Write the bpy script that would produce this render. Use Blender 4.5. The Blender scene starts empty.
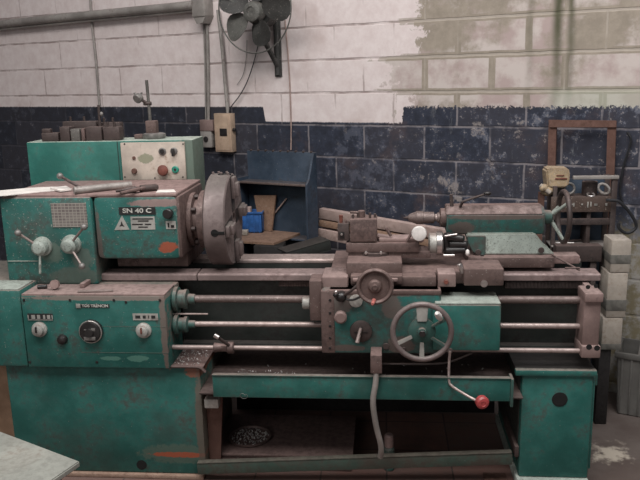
import bpy, bmesh, math, random
from mathutils import Vector, Matrix, Euler
random.seed(7)
SC = bpy.context.scene
COL = SC.collection
R = math.radians
FL = -.05          # floor level (z = 0 is the feet line of the machine castings)

# ------------------------------------------------------------------ camera
F = 740.0; H = 1.74; YAW = R(5.2); PIT = math.atan(166/740); ROLL = 0.024
fw = Vector((-math.sin(YAW)*math.cos(PIT), math.cos(YAW)*math.cos(PIT), -math.sin(PIT)))
r0 = Vector((math.cos(YAW), math.sin(YAW), 0)); u0 = r0.cross(fw)
rt = r0*math.cos(ROLL) - u0*math.sin(ROLL); up = u0*math.cos(ROLL) + r0*math.sin(ROLL)
cam = bpy.data.objects.new('camera', bpy.data.cameras.new('camera')); COL.objects.link(cam)
cam.data.sensor_width = 36; cam.data.lens = F/640*36; cam.data.clip_start = .05
cam.matrix_world = Matrix.Translation((0, 0, H)) @ Matrix((rt, up, -fw)).transposed().to_4x4()
SC.camera = cam

# ------------------------------------------------------------------ world, lights, exposure
wd = bpy.data.worlds.new('world'); SC.world = wd; wd.use_nodes = True
wd.node_tree.nodes['Background'].inputs[0].default_value = (.95, .96, 1.0, 1)
wd.node_tree.nodes['Background'].inputs[1].default_value = 0.10
def area(name, loc, rot, sx, sy, watt, col):
    l = bpy.data.lights.new(name, 'AREA'); l.shape = 'RECTANGLE'; l.size = sx; l.size_y = sy
    l.energy = watt; l.color = col
    o = bpy.data.objects.new(name, l); COL.objects.link(o); o.location = loc
    o.rotation_euler = [R(a) for a in rot]; return o
area('ceiling_light_bank', (-0.6, 1.2, 4.6), (8, 0, 0), 5.0, 2.2, 215, (1, .955, .93))
area('roof_light', (1.6, 2.3, 5.0), (0, 8, 0), 2.4, 1.2, 40, (.95, .97, 1))
area('front_left_fill', (-2.5, -3.0, 3.0), (66, 0, -32), 3.0, 2.5, 40, (1, .96, .93))  # added fill from behind the camera for the front faces, no known doorway
SC.view_settings.view_transform = 'Standard'; SC.view_settings.look = 'None'
SC.view_settings.gamma = 1; SC.view_settings.use_curve_mapping = False
SC.view_settings.exposure = 0.34

# ------------------------------------------------------------------ pixel helpers (a viewing ray meets a plane of the place)
def ray(px, py): return fw + rt*((px-320)/F) + up*((240-py)/F)
def U(px, py, Y):
    d = ray(px, py); return d*(Y/d.y) + Vector((0, 0, H))
def UZ(px, py, z):
    d = ray(px, py); return d*((z-H)/d.z) + Vector((0, 0, H))
WS = 1.045; WP = Vector((1.255*WS, 3.82*WS, 0)); WX = Vector((.914, -.4056, 0)).normalized(); WN = Vector((-WX.y, WX.x, 0))
WM = Matrix.Translation(WP) @ Matrix.Rotation(math.atan2(WX.y, WX.x), 4, 'Z')
def wl(px, py, off=0):                    # wall frame: x along the wall, -y out into the room, z up
    d = ray(px, py); t = ((WP - Vector((0, 0, H))).dot(WN) - off)/d.dot(WN)
    q = d*t + Vector((0, 0, H)) - WP; return Vector((q.dot(WX), -off, q.z))
def rect(x0, y0, x1, y1, Y):
    a = U(x0, (y0+y1)/2, Y).x; b = U(x1, (y0+y1)/2, Y).x
    c = U((x0+x1)/2, y1, Y).z; d = U((x0+x1)/2, y0, Y).z
    return a, b, c, d

# ------------------------------------------------------------------ materials
def NT(name):
    m = bpy.data.materials.new(name); m.use_nodes = True
    nt = m.node_tree; return m, nt, nt.nodes['Principled BSDF']
def nd(nt, t, **k):
    n = nt.nodes.new(t)
    for a, b in k.items():
        if a.startswith('i_'):
            n.inputs[a[2:].replace('_', ' ')].default_value = b
        else: setattr(n, a, b)
    return n
def math_(nt, op, a, b=None, c=None, clamp=False):
    n = nt.nodes.new('ShaderNodeMath'); n.operation = op; n.use_clamp = clamp
    for i, v in enumerate((a, b, c)):
        if v is None: continue
        if isinstance(v, (int, float)): n.inputs[i].default_value = v
        else: nt.links.new(v, n.inputs[i])
    return n.outputs[0]
def mix(nt, fac, a, b):
    n = nt.nodes.new('ShaderNodeMix'); n.data_type = 'RGBA'
    for s, v in ((n.inputs[0], fac), (n.inputs[6], a), (n.inputs[7], b)):
        if isinstance(v, (int, float)): s.default_value = v
        elif isinstance(v, tuple): s.default_value = (*v[:3], 1)
        else: nt.links.new(v, s)
    return n.outputs[2]
def noise(nt, vec, scale, detail=5, rough=.6):
    n = nt.nodes.new('ShaderNodeTexNoise'); n.inputs['Scale'].default_value = scale
    n.inputs['Detail'].default_value = detail; n.inputs['Roughness'].default_value = rough
    if vec: nt.links.new(vec, n.inputs['Vector'])
    return n.outputs['Fac']
def step(nt, v, lo, hi, a=0, b=1):
    n = nt.nodes.new('ShaderNodeMapRange'); n.interpolation_type = 'SMOOTHSTEP'
    nt.links.new(v, n.inputs[0])
    for i, x in enumerate((lo, hi, a, b)): n.inputs[i+1].default_value = x
    return n.outputs[0]
def bump(nt, b, h, strength=.3, dist=.01):
    n = nt.nodes.new('ShaderNodeBump'); n.inputs['Strength'].default_value = strength
    n.inputs['Distance'].default_value = dist
    nt.links.new(h, n.inputs['Height']); nt.links.new(n.outputs[0], b.inputs['Normal'])

def worn(name, base, grime=(.06, .045, .04), dust=(.27, .2, .175), wear=.3, dusty=.75, rough=.55, metal=0.0,
         chips=(.45, .42, .38), chip=.72, edge=.5, spots=(), scale=1.0):
    """painted or bare metal: blotchy grime, chipped edges, settled dust on upward faces, own stains (world x, z, rx, rz, colour)"""
    m, nt, b = NT(name)
    geo = nd(nt, 'ShaderNodeNewGeometry'); pos = geo.outputs['Position']
    sep = nd(nt, 'ShaderNodeSeparateXYZ'); nt.links.new(geo.outputs['True Normal'], sep.inputs[0])
    n1 = noise(nt, pos, 5*scale, 6); n2 = noise(nt, pos, 38*scale, 5, .7); n3 = noise(nt, pos, 130*scale, 3, .6)
    c = mix(nt, step(nt, n1, .35, .68), tuple(x*.75 for x in base), tuple(min(1, x*1.25+.015) for x in base))
    g = math_(nt, 'ADD', math_(nt, 'MULTIPLY', n1, .6), math_(nt, 'MULTIPLY', n2, .4))
    c = mix(nt, step(nt, g, .60-wear*.26, .70-wear*.12, 0, .8), c, grime)
    c = mix(nt, step(nt, noise(nt, pos, 2.1*scale, 4), .5, .72, 0, wear), c, grime)
    c = mix(nt, step(nt, n3, chip-.08, chip-.03, 0, .65), c, chips)
    if edge > 0:
        bv = nd(nt, 'ShaderNodeBevel'); bv.samples = 4; bv.inputs['Radius'].default_value = .008
        dp = nd(nt, 'ShaderNodeVectorMath', operation='DOT_PRODUCT')
        nt.links.new(bv.outputs[0], dp.inputs[0]); nt.links.new(geo.outputs['True Normal'], dp.inputs[1])
        e = step(nt, math_(nt, 'ADD', dp.outputs['Value'], math_(nt, 'MULTIPLY', n2, .12)), .93, 1.02, edge, 0)
        c = mix(nt, e, c, tuple(x*1.6 for x in grime))
    for (sx, sz, rx, rz, col) in spots:
        sp = nd(nt, 'ShaderNodeSeparateXYZ'); nt.links.new(pos, sp.inputs[0])
        dx = math_(nt, 'POWER', math_(nt, 'ABSOLUTE', math_(nt, 'DIVIDE', math_(nt, 'SUBTRACT', sp.outputs[0], sx), rx)), 2)
        dz = math_(nt, 'POWER', math_(nt, 'ABSOLUTE', math_(nt, 'DIVIDE', math_(nt, 'SUBTRACT', sp.outputs[2], sz), rz)), 2)
        d = math_(nt, 'ADD', math_(nt, 'ADD', dx, dz), math_(nt, 'MULTIPLY', math_(nt, 'SUBTRACT', n2, .5), 2.6))
        c = mix(nt, step(nt, d, .7, 1.1, .8, 0), c, col)
    dm = math_(nt, 'MULTIPLY', step(nt, sep.outputs[2], .55, .95, 0, dusty), step(nt, n1, .2, .6, .7, 1))
    c = mix(nt, dm, c, mix(nt, step(nt, n2, .4, .65), dust, tuple(x*.62 for x in dust)))
    nt.links.new(c, b.inputs['Base Color'])
    b.inputs['Metallic'].default_value = metal
    rr = step(nt, n2, .3, .7, rough-.08, rough+.15); rr = math_(nt, 'MAXIMUM', rr, math_(nt, 'MULTIPLY', dm, .95))
    nt.links.new(rr, b.inputs['Roughness'])
    bump(nt, b, n2, .25, .004)
    return m
def plain(name, col, rough=.6, metal=0, var=.25, scale=30):
    m, nt, b = NT(name); tc = nd(nt, 'ShaderNodeTexCoord')
    n = noise(nt, tc.outputs['Object'], scale, 4)
    nt.links.new(mix(nt, step(nt, n, .35, .68), tuple(x*(1-var) for x in col), tuple(min(1, x*(1+var)) for x in col)), b.inputs['Base Color'])
    b.inputs['Roughness'].default_value = rough; b.inputs['Metallic'].default_value = metal; return m

ORG = (.42, .085, .035)
M = {}
def xz(px, py, rx, rz, Y=2.99, col=(.13, .09, .08)):
    p = U(px, py, Y); return (p.x, p.z, rx, rz, col)
M['green'] = worn('teal_paint', (.014, .122, .103), wear=.42, chip=.76, spots=[(-.93, .07, .2, .05, (.09, .14, .11)), (-.93, .066, .14, .014, ORG),
     (-.84, .47, .05, .03, (.24, .08, .045)), (-.83, .2, .022, .28, (.13, .10, .08)), (-1.08, .545, .05, .015, (.1, .25, .2)), (-1.2, .545, .05, .01, (.1, .25, .2)), (-1.2, .82, .4, .012, (.2, .15, .13)), (-.955, .68, .015, .2, (.16, .11, .095))])
M['green_head'] = worn('teal_paint_headstock', (.018, .145, .125), wear=.52, chip=.72, dust=(.32, .215, .2), spots=[(-.965, 1.005, .045, .026, ORG), (-.99, 1.205, .14, .018, (.25, .15, .14)), (-1.28, .9, .02, .3, (.12, .09, .08)),
     (-.905, 1.0, .014, .3, (.2, .14, .125)), (-1.4, .87, .12, .05, (.09, .12, .1)), (-1.5, .98, .05, .05, (.1, .14, .115)), (-1.36, .95, .05, .06, (.1, .13, .11))])
M['green_rough'] = worn('teal_paint_chipped', (.016, .145, .128), wear=.8, chip=.74, dust=(.2, .15, .135), grime=(.06, .042, .038), chips=(.2, .22, .2), spots=[xz(338, 300, .075, .07), xz(395, 291, .16, .025), xz(345, 348, .09, .015), xz(400, 345, .06, .04), xz(392, 308, .05, .05), xz(462, 228, .06, .03, 3.27), xz(500, 217, .25, .012, 3.27)])
M['green_pale'] = worn('pale_teal_paint', (.36, .42, .38), wear=.4, chip=.67, dust=(.33, .35, .31), grime=(.09, .085, .07), dusty=.5, chips=(.08, .08, .07))
M['green_cab'] = worn('teal_paint_cabinet', (.02, .15, .122), wear=.45, chip=.78, dust=(.42, .47, .41), dusty=1, edge=.2, grime=(.07, .09, .075), spots=[(-.98, 1.25, .05, .3, (.12, .14, .11))])
M['green_side'] = worn('teal_paint_grimy', (.03, .10, .085), wear=.6, chip=.76)
M['green_dark'] = worn('dark_casting', (.018, .024, .021), wear=.5, grime=(.018, .014, .013), dust=(.045, .036, .032), chip=.84)
M['void'] = worn('oily_and_shade_dark', (.012, .010, .010), wear=.5, grime=(.008, .007, .007), dust=(.012, .010, .009), chip=.82)  # oily sheet; on the rear sheet its black stands for shade
M['treadle'] = worn('greasy_green_brown_paint', (.035, .075, .058), wear=.75, grime=(.055, .035, .028), dust=(.13, .11, .09), chip=.8)
M['way'] = worn('oily_slideway', (.25, .19, .18), grime=(.15, .10, .095), wear=.35, metal=.3, rough=.5, dust=(.27, .2, .19), edge=0, chip=.82)
M['dust_top'] = worn('dust_covered_lid', (.25, .17, .155), grime=(.12, .08, .075), wear=.4, dust=(.30, .205, .19), chip=.8, edge=0, rough=.7)
M['grime_grey'] = worn('grimy_grey_iron', (.12, .115, .105), grime=(.06, .05, .045), wear=.4, dust=(.14, .125, .115), metal=.2)
M['pinkred'] = plain('worn_red_stub', (.42, .14, .12), .5)
M['orangewood'] = worn('orange_brown_wood', (.44, .29, .19), grime=(.2, .12, .07), wear=.3, dust=(.3, .2, .13), edge=0, rough=.8)
M['rack'] = worn('brown_grimy_tray', (.085, .055, .043), grime=(.04, .03, .027), wear=.4, dust=(.10, .07, .06), chips=(.4, .35, .3), chip=.7)
M['brown'] = worn('grimy_iron', (.145, .098, .088), grime=(.055, .036, .033), wear=.5, dust=(.24, .165, .15), metal=.25, chip=.74)
M['brown_dk'] = worn('oily_iron', (.07, .05, .046), grime=(.025, .02, .019), wear=.4, dust=(.14, .10, .09), metal=.25, chip=.78)
M['brown_lt'] = worn('dusty_iron', (.25, .175, .16), grime=(.15, .10, .095), wear=.3, dust=(.38, .28, .26), metal=.2, chip=.76)
M['chuck'] = worn('cast_iron_chuck', (.18, .142, .136), grime=(.10, .075, .07), wear=.4, dust=(.20, .20, .175), metal=.25, rough=.5, chip=.78, dusty=.4)
M['rod'] = worn('ground_steel_rod', (.36, .29, .27), grime=(.2, .145, .13), wear=.4, metal=.45, rough=.45, dust=(.5, .41, .38), dusty=.5, edge=0, chip=.8)
M['rod_dk'] = worn('oily_steel_rod', (.17, .13, .12), grime=(.11, .08, .07), wear=.5, metal=.4, rough=.5, dust=(.2, .15, .14), dusty=.4, edge=0)
M['steel'] = plain('bright_steel', (.62, .58, .56), .3, .9, .15)
M['white'] = plain('white_plastic', (.72, .69, .66), .45, 0, .1)
M['black'] = plain('black_plastic', (.018, .016, .016), .35, 0, .3)
M['hole'] = plain('hole_shade_black', (.006, .006, .006), .9)  # near-black colour stands for the shade inside holes and sockets
M['maroon'] = plain('maroon_brown_bakelite', (.16, .055, .04), .5)
M['red'] = plain('red_knob', (.38, .06, .06), .4)
M['lens_green'] = plain('green_button_plastic', (.03, .25, .18), .35)
M['panel'] = worn('cream_panel_paint', (.52, .45, .385), grime=(.3, .2, .13), wear=.15, chip=.76, chips=(.2, .15, .1), edge=.3,
                  dust=(.4, .34, .3), spots=[(-1.36, 1.325, .012, .02, (.2, .09, .04)), (-1.36, 1.27, .02, .012, (.2, .07, .03)), (-1.20, 1.345, .04, .025, (.2, .22, .14))])
M['plate'] = worn('engraved_aluminium', (.42, .42, .39), grime=(.2, .17, .15), wear=.4, metal=.3, edge=0)
M['plate_dark'] = plain('black_name_plate', (.02, .022, .022), .5)
M['letter'] = plain('silver_lettering', (.5, .5, .46), .5, 0, .2)
M['rust'] = worn('rusty_steel', (.125, .062, .046), grime=(.08, .04, .03), wear=.5, dust=(.14, .075, .055), chip=.8, rough=.8)
M['blue'] = worn('blue_paint', (.022, .040, .066), wear=.25, grime=(.04, .04, .05), dust=(.08, .065, .062), chip=.78)
M['bluebox'] = plain('bright_blue_plastic', (.03, .11, .32), .4)
M['wood'] = worn('dirty_plywood', (.26, .16, .105), grime=(.14, .08, .055), wear=.35, dust=(.2, .125, .09), edge=0, rough=.75)
M['timber'] = worn('pale_timber', (.36, .265, .235), grime=(.2, .14, .12), wear=.45, dust=(.46, .35, .32), rough=.8, edge=.2)
M['cardboard'] = worn('pale_board', (.35, .31, .265), grime=(.25, .2, .16), wear=.3, dust=(.36, .32, .28), rough=.85, edge=.2)
M['band'] = plain('grey_tape_band', (.14, .135, .12), .7)
M['ply'] = worn('worn_bench_top', (.27, .275, .245), grime=(.26, .2, .16), wear=.3, dust=(.27, .28, .25), chip=.75, rough=.7, edge=0, dusty=.5)
M['conduit'] = worn('grey_conduit', (.30, .28, .26), grime=(.18, .15, .14), wear=.3, dust=(.3, .27, .25), metal=.2, edge=0)
M['fan_metal'] = worn('fan_grey_metal', (.10, .10, .09), grime=(.04, .038, .035), wear=.35, dust=(.1, .09, .08), edge=.1)
M['fan_dark'] = worn('fan_dark_and_shaded', (.045, .045, .042), grime=(.03, .024, .022), wear=.3, dust=(.05, .045, .04), edge=0)  # dark fan parts; shade on most blades is put into this colour
M['switchbox'] = worn('beige_switch_box', (.45, .33, .24), grime=(.3, .2, .14), wear=.25, dust=(.4, .3, .22), edge=.3)
M['paper'] = plain('soiled_paper', (.70, .66, .62), .9, 0, .1, 12)
M['yellow'] = worn('faded_yellow_paint', (.48, .36, .22), grime=(.09, .07, .055), wear=.6, dust=(.4, .31, .22), chip=.66, scale=1.6)
M['crate'] = plain('grey_crate_plastic', (.15, .145, .135), .6, 0, .15, 9)
M['rubber'] = plain('black_rubber', (.016, .017, .02), .5)
M['chipstuff'] = plain('steel_chips', (.6, .57, .55), .4, .3, .6, 200)
M['base'] = worn('stained_concrete_plinth', (.32, .22, .165), grime=(.17, .10, .075), wear=.4, dust=(.3, .2, .15), rough=.9, edge=0)
M['grey'] = plain('grey_metal', (.2, .19, .18), .5, .4)

# chart plate: engraved table
m, nt, b = NT('speed_chart_plate'); tc = nd(nt, 'ShaderNodeTexCoord')
mp = nd(nt, 'ShaderNodeMapping'); mp.inputs['Rotation'].default_value = (R(90), 0, 0); nt.links.new(tc.outputs['Object'], mp.inputs[0])
br = nd(nt, 'ShaderNodeTexBrick'); br.offset = 0; nt.links.new(mp.outputs[0], br.inputs[0])
for k, v in (('Scale', 1), ('Brick Width', .017), ('Row Height', .013), ('Mortar Size', .0016)): br.inputs[k].default_value = v
br.inputs['Color1'].default_value = (.20, .185, .165, 1); br.inputs['Color2'].default_value = (.13, .11, .105, 1); br.inputs['Mortar'].default_value = (.31, .29, .26, 1)
nt.links.new(br.outputs[0], b.inputs['Base Color']); b.inputs['Roughness'].default_value = .5; M['chart'] = m

# block wall
def wall_material():
    m, nt, b = NT('painted_block_wall'); tc = nd(nt, 'ShaderNodeTexCoord'); P = tc.outputs['Object']
    sp = nd(nt, 'ShaderNodeSeparateXYZ'); nt.links.new(P, sp.inputs[0])
    s = math_(nt, 'DIVIDE', sp.outputs[0], WS); z = math_(nt, 'ADD', math_(nt, 'DIVIDE', math_(nt, 'SUBTRACT', sp.outputs[2], H), WS), H)
    wob = noise(nt, P, 9, 4); n1 = noise(nt, P, 2.2, 6, .65); n2 = noise(nt, P, 14, 6, .7); n3 = noise(nt, P, 60, 5, .7)
    cb = nd(nt, 'ShaderNodeCombineXYZ')
    nt.links.new(math_(nt, 'ADD', math_(nt, 'ADD', s, .934+3.8*2), math_(nt, 'MULTIPLY', wob, .012)), cb.inputs[0])
    nt.links.new(math_(nt, 'ADD', math_(nt, 'SUBTRACT', z, 1.634-.193*8), math_(nt, 'MULTIPLY', wob, .012)), cb.inputs[1])
    br = nd(nt, 'ShaderNodeTexBrick'); br.offset = .5; nt.links.new(cb.outputs[0], br.inputs[0])
    for k, v in (('Scale', 1), ('Brick Width', .38), ('Row Height', .193), ('Mortar Size', .0065), ('Mortar Smooth', .4)): br.inputs[k].default_value = v
    br.inputs['Color1'].default_value = (0, 0, 0, 1); br.inputs['Color2'].default_value = (1, 1, 1, 1); br.inputs['Mortar'].default_value = (.5, .5, .5, 1)
    tone = br.outputs['Color']
    fz = math_(nt, 'FRACT', math_(nt, 'ADD', math_(nt, 'DIVIDE', math_(nt, 'ADD', math_(nt, 'SUBTRACT', z, 1.634-.193*8), math_(nt, 'MULTIPLY', wob, .012)), .193), .5))
    hor = step(nt, math_(nt, 'ABSOLUTE', math_(nt, 'SUBTRACT', fz, .5)), .022, .045, 1, 0)
    mort = math_(nt, 'MAXIMUM', hor, math_(nt, 'MULTIPLY', br.outputs['Fac'], math_(nt, 'MULTIPLY', step(nt, noise(nt, P, 2.9, 3), .42, .6), .75)))
    br2 = nd(nt, 'ShaderNodeTexBrick'); br2.offset = .5; nt.links.new(cb.outputs[0], br2.inputs[0])
    for k, v in (('Scale', 1), ('Brick Width', .38), ('Row Height', .193), ('Mortar Size', .024), ('Mortar Smooth', .5)): br2.inputs[k].default_value = v
    rim = br2.outputs['Fac']
    # whitewash
    white = mix(nt, step(nt, n2, .3, .7), (.66, .575, .56), (.76, .69, .675))
    white = mix(nt, step(nt, n1, .5, .7, 0, .55), white, (.52, .42, .395))
    white = mix(nt, math_(nt, 'MULTIPLY', mort, step(nt, noise(nt, P, 5, 5), .36, .58, .1, .85)), white, (.30, .235, .22))
    # bare block on the right with thin leftover wash
    bare = mix(nt, step(nt, n2, .3, .7), (.27, .235, .19), (.35, .305, .25))
    left = math_(nt, 'MULTIPLY', step(nt, math_(nt, 'ADD', rim, math_(nt, 'MULTIPLY', math_(nt, 'SUBTRACT', n2, .5), .8)), .25, .55, 1, 0), step(nt, math_(nt, 'SUBTRACT', n1, step(nt, z, 1.8, 1.9, 0, .10)), .38, .5))
    bare = mix(nt, math_(nt, 'MULTIPLY', left, .9), bare, mix(nt, step(nt, noise(nt, P, 5.3), .42, .6), (.58, .52, .49), (.44, .35, .335)))
    bare = mix(nt, math_(nt, 'MULTIPLY', mort, .5), bare, (.48, .43, .38))
    edge = math_(nt, 'ADD', s, math_(nt, 'MULTIPLY', math_(nt, 'SUBTRACT', n2, .5), .45))
    zr1 = step(nt, z, 1.822, 1.832); zr0 = step(nt, z, 1.63, 1.64)
    lim = math_(nt, 'ADD', math_(nt, 'ADD', math_(nt, 'MULTIPLY', zr1, .17), math_(nt, 'MULTIPLY', zr0, -.13)), -1.20)
    edge = math_(nt, 'SUBTRACT', edge, lim); bm_ = step(nt, edge, -.03, .01)
    bm_ = math_(nt, 'MAXIMUM', bm_, math_(nt, 'MULTIPLY', step(nt, edge, -.12, -.08), step(nt, rim, .25, .6, 0, .7)))
    c = mix(nt, bm_, white, bare)
    # dark green drips
    for s0, w, k in ((-.415, .04, 1), (-.35, .03, .8), (-.55, .03, .35)):
        d = math_(nt, 'ABSOLUTE', math_(nt, 'SUBTRACT', math_(nt, 'ADD', s, math_(nt, 'MULTIPLY', n1, .06)), s0+.03))
        f = math_(nt, 'MULTIPLY', step(nt, d, 0, w, k, 0), step(nt, math_(nt, 'ADD', z, math_(nt, 'MULTIPLY', n2, .5)), 1.75, 2.3, .4, 1))
        c = mix(nt, math_(nt, 'MULTIPLY', f, step(nt, z, 1.5, 1.6)), c, (.085, .085, .05))
    g = math_(nt, 'MULTIPLY', step(nt, s, -.5, -.38), step(nt, z, 1.66, 1.6))
    c = mix(nt, math_(nt, 'MULTIPLY', g, .5), c, (.42, .46, .37))
    # navy dado
    blue = mix(nt, step(nt, n2, .3, .7), (.014, .017, .028), (.033, .041, .066))
    blue = mix(nt, step(nt, s, -2.6, -1.9, .45, 0), blue, (.014, .013, .016))
    blue = mix(nt, math_(nt, 'MULTIPLY', step(nt, noise(nt, P, 3.1, 6, .7), .52, .64, 0, .7), step(nt, s, -2.6, -1.6)), blue, (.075, .052, .055))
    blue = mix(nt, step(nt, tone, .3, .7, 0, .35), blue, (.055, .05, .06))
    rgt = step(nt, s, -2.3, -1.2)
    blue = mix(nt, math_(nt, 'MULTIPLY', rgt, step(nt, math_(nt, 'ADD', math_(nt, 'MULTIPLY', n1, .5), math_(nt, 'MULTIPLY', n2, .5)), .51, .57, .03, .4)), blue, (.085, .095, .135))
    blue = mix(nt, math_(nt, 'MULTIPLY', step(nt, s, -1.5, -.2, .2, .8), step(nt, math_(nt, 'ADD', math_(nt, 'MULTIPLY', n1, .55), math_(nt, 'MULTIPLY', n2, .45)), .535, .575)), blue, (.14, .15, .185))
    flk = math_(nt, 'ADD', math_(nt, 'MULTIPLY', n2, .5), math_(nt, 'MULTIPLY', n3, .5))
    th = step(nt, s, -2.2, -1.0, .03, 0)
    blue = mix(nt, step(nt, math_(nt, 'SUBTRACT', flk, th), .555, .60, 0, .7), blue, (.27, .25, .25))
    vs = nd(nt, 'ShaderNodeMapping'); vs.inputs['Scale'].default_value = (1, 1, .22); nt.links.new(P, vs.inputs[0])
    st_ = math_(nt, 'MULTIPLY', step(nt, noise(nt, vs.outputs[0], 11, 8, .8), .58, .65), step(nt, s, -1.6, -.5, 0, .75))
    blue = mix(nt, st_, blue, (.17, .175, .19))
    pt = math_(nt, 'MULTIPLY', step(nt, noise(nt, P, 4.3, 8, .75), .57, .63), step(nt, s, -1.9, -1.2, 0, .8))
    pt = math_(nt, 'MAXIMUM', pt, math_(nt, 'MULTIPLY', step(nt, noise(nt, P, 6.1, 9, .8), .58, .62), step(nt, s, -1.3, -.6, 0, .7)))
    blue = mix(nt, pt, blue, (.30, .265, .25))
    blue = mix(nt, math_(nt, 'MULTIPLY', math_(nt, 'MULTIPLY', br.outputs['Fac'], step(nt, noise(nt, P, 7, 4), .38, .56, .2, 1)), step(nt, math_(nt, 'ADD', s, n2), -3.2, -1.0, .1, .8)), blue, (.24, .22, .23))
    blue = mix(nt, math_(nt, 'MULTIPLY', step(nt, math_(nt, 'ADD', math_(nt, 'ADD', s, math_(nt,'MULTIPLY', z, -.5)), math_(nt, 'MULTIPLY', n2, .6)), -.30, .2, 0, .8), step(nt, n2, .38, .58)), blue, (.24, .27, .33))
    # ochre damp zone low on the right
    oc = math_(nt, 'MULTIPLY', step(nt, s, -.55, -.1), step(nt, math_(nt, 'ADD', z, math_(nt, 'MULTIPLY', n2, .4)), 1.2, 1.0))
    blue = mix(nt, math_(nt, 'MULTIPLY', oc, .9), blue, mix(nt, step(nt, n2, .42, .6), (.28, .24, .15), (.42, .40, .36)))
    notch = math_(nt, 'MULTIPLY', step(nt, s, -2.22, -2.20), step(nt, math_(nt, 'ADD', s, math_(nt, 'MULTIPLY', n2, .1)), -1.22, -1.215, 1, 0))
    top = math_(nt, 'SUBTRACT', 1.545, math_(nt, 'MULTIPLY', notch, .092))
    fl2 = math_(nt, 'MULTIPLY', math_(nt, 'SUBTRACT', n3, .5), step(nt, s, -1.5, -1.0, .015, .10))
    k = step(nt, math_(nt, 'SUBTRACT', math_(nt, 'ADD', z, fl2), top), -.004, .004, 1, 0)
    c = mix(nt, k, c, blue)
    nt.links.new(c, b.inputs['Base Color']); b.inputs['Roughness'].default_value = .9
    h = math_(nt, 'ADD', math_(nt, 'MULTIPLY', mort, -1), math_(nt, 'MULTIPLY', n2, .25)); bump(nt, b, h, .4, .012)
    return m
M['wall'] = wall_material()
def floor_material():
    m, nt, b = NT('stained_concrete_floor'); P = nd(nt, 'ShaderNodeNewGeometry').outputs['Position']
    n1 = noise(nt, P, 1.6, 6); n2 = noise(nt, P, 12, 6, .7)
    c = mix(nt, step(nt, n1, .35, .65), (.085, .062, .054), (.15, .125, .112))
    c = mix(nt, step(nt, n2, .5, .72, 0, .5), c, (.08, .06, .052))
    v = nd(nt, 'ShaderNodeVectorMath', operation='DISTANCE'); nt.links.new(P, v.inputs[0]); v.inputs[1].default_value = tuple(UZ(606, 452, FL))
    d = math_(nt, 'ADD', v.outputs['Value'], math_(nt, 'MULTIPLY', n2, .38)); c = mix(nt, step(nt, d, .22, .30, .85, 0), c, (.52, .46, .38))
    # worn red tiles in front of the machine
    br = nd(nt, 'ShaderNodeTexBrick'); nt.links.new(P, br.inputs[0])
    for k, x in (('Scale', 1), ('Brick Width', .3), ('Row Height', .3), ('Mortar Size', .004)): br.inputs[k].default_value = x
    br.offset = 0
    br.inputs['Color1'].default_value = (.20, .105, .085, 1); br.inputs['Color2'].default_value = (.15, .085, .07, 1); br.inputs['Mortar'].default_value = (.05, .035, .03, 1)
    sp = nd(nt, 'ShaderNodeSeparateXYZ'); nt.links.new(P, sp.inputs[0])
    f = math_(nt, 'MULTIPLY', step(nt, sp.outputs[0], .60, .62, 1, 0), step(nt, sp.outputs[1], 3.7, 3.72, 1, 0))
    c = mix(nt, math_(nt, 'MULTIPLY', f, step(nt, n2, .3, .7, .9, .4)), c, br.outputs[0])
    nt.links.new(c, b.inputs['Base Color']); b.inputs['Roughness'].default_value = .75; bump(nt, b, n2, .25, .01); return m
M['floor'] = floor_material()

# ------------------------------------------------------------------ mesh helpers
def box(bm, x0, x1, y0, y1, z0, z1, bev=.004, mat=None):
    x0, x1 = sorted((x0, x1)); y0, y1 = sorted((y0, y1)); z0, z1 = sorted((z0, z1))
    g = bmesh.ops.create_cube(bm, size=1)['verts']
    bmesh.ops.scale(bm, verts=g, vec=(x1-x0, y1-y0, z1-z0)); bmesh.ops.translate(bm, verts=g, vec=((x0+x1)/2, (y0+y1)/2, (z0+z1)/2))
    if bev:
        bev = min(bev, .3*min(x1-x0, y1-y0, z1-z0))
        es = list({e for v in g for e in v.link_edges})
        r = bmesh.ops.bevel(bm, geom=es, offset=bev, segments=2, affect='EDGES', profile=.5)
        g = list({v for f in r['faces'] for v in f.verts} | {v for v in g if v.is_valid})
    if mat is not None: bmesh.ops.transform(bm, verts=g, matrix=mat)
    return g
def prism(bm, pts, axis, a, b_, bev=0):
    """pts: 2-D outline; axis 'x': (y,z), 'y': (x,z), 'z': (x,y)"""
    def mk(p, t):
        return {'x': (t, p[0], p[1]), 'y': (p[0], t, p[1]), 'z': (p[0], p[1], t)}[axis]
    A = [bm.verts.new(mk(p, a)) for p in pts]; B = [bm.verts.new(mk(p, b_)) for p in pts]
    n = len(pts); fs = [bm.faces.new(A), bm.faces.new(B[::-1])]
    for i in range(n): fs.append(bm.faces.new((A[i], B[i], B[(i+1) % n], A[(i+1) % n])))
    bmesh.ops.recalc_face_normals(bm, faces=fs)
    if bev:
        bmesh.ops.bevel(bm, geom=list({e for f in fs for e in f.edges}), offset=bev, segments=2, affect='EDGES')
def frame(d):
    d = Vector(d).normalized(); a = Vector((0, 0, 1)) if abs(d.z) < .9 else Vector((1, 0, 0))
    x = a.cross(d).normalized(); return x, d.cross(x)
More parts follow.
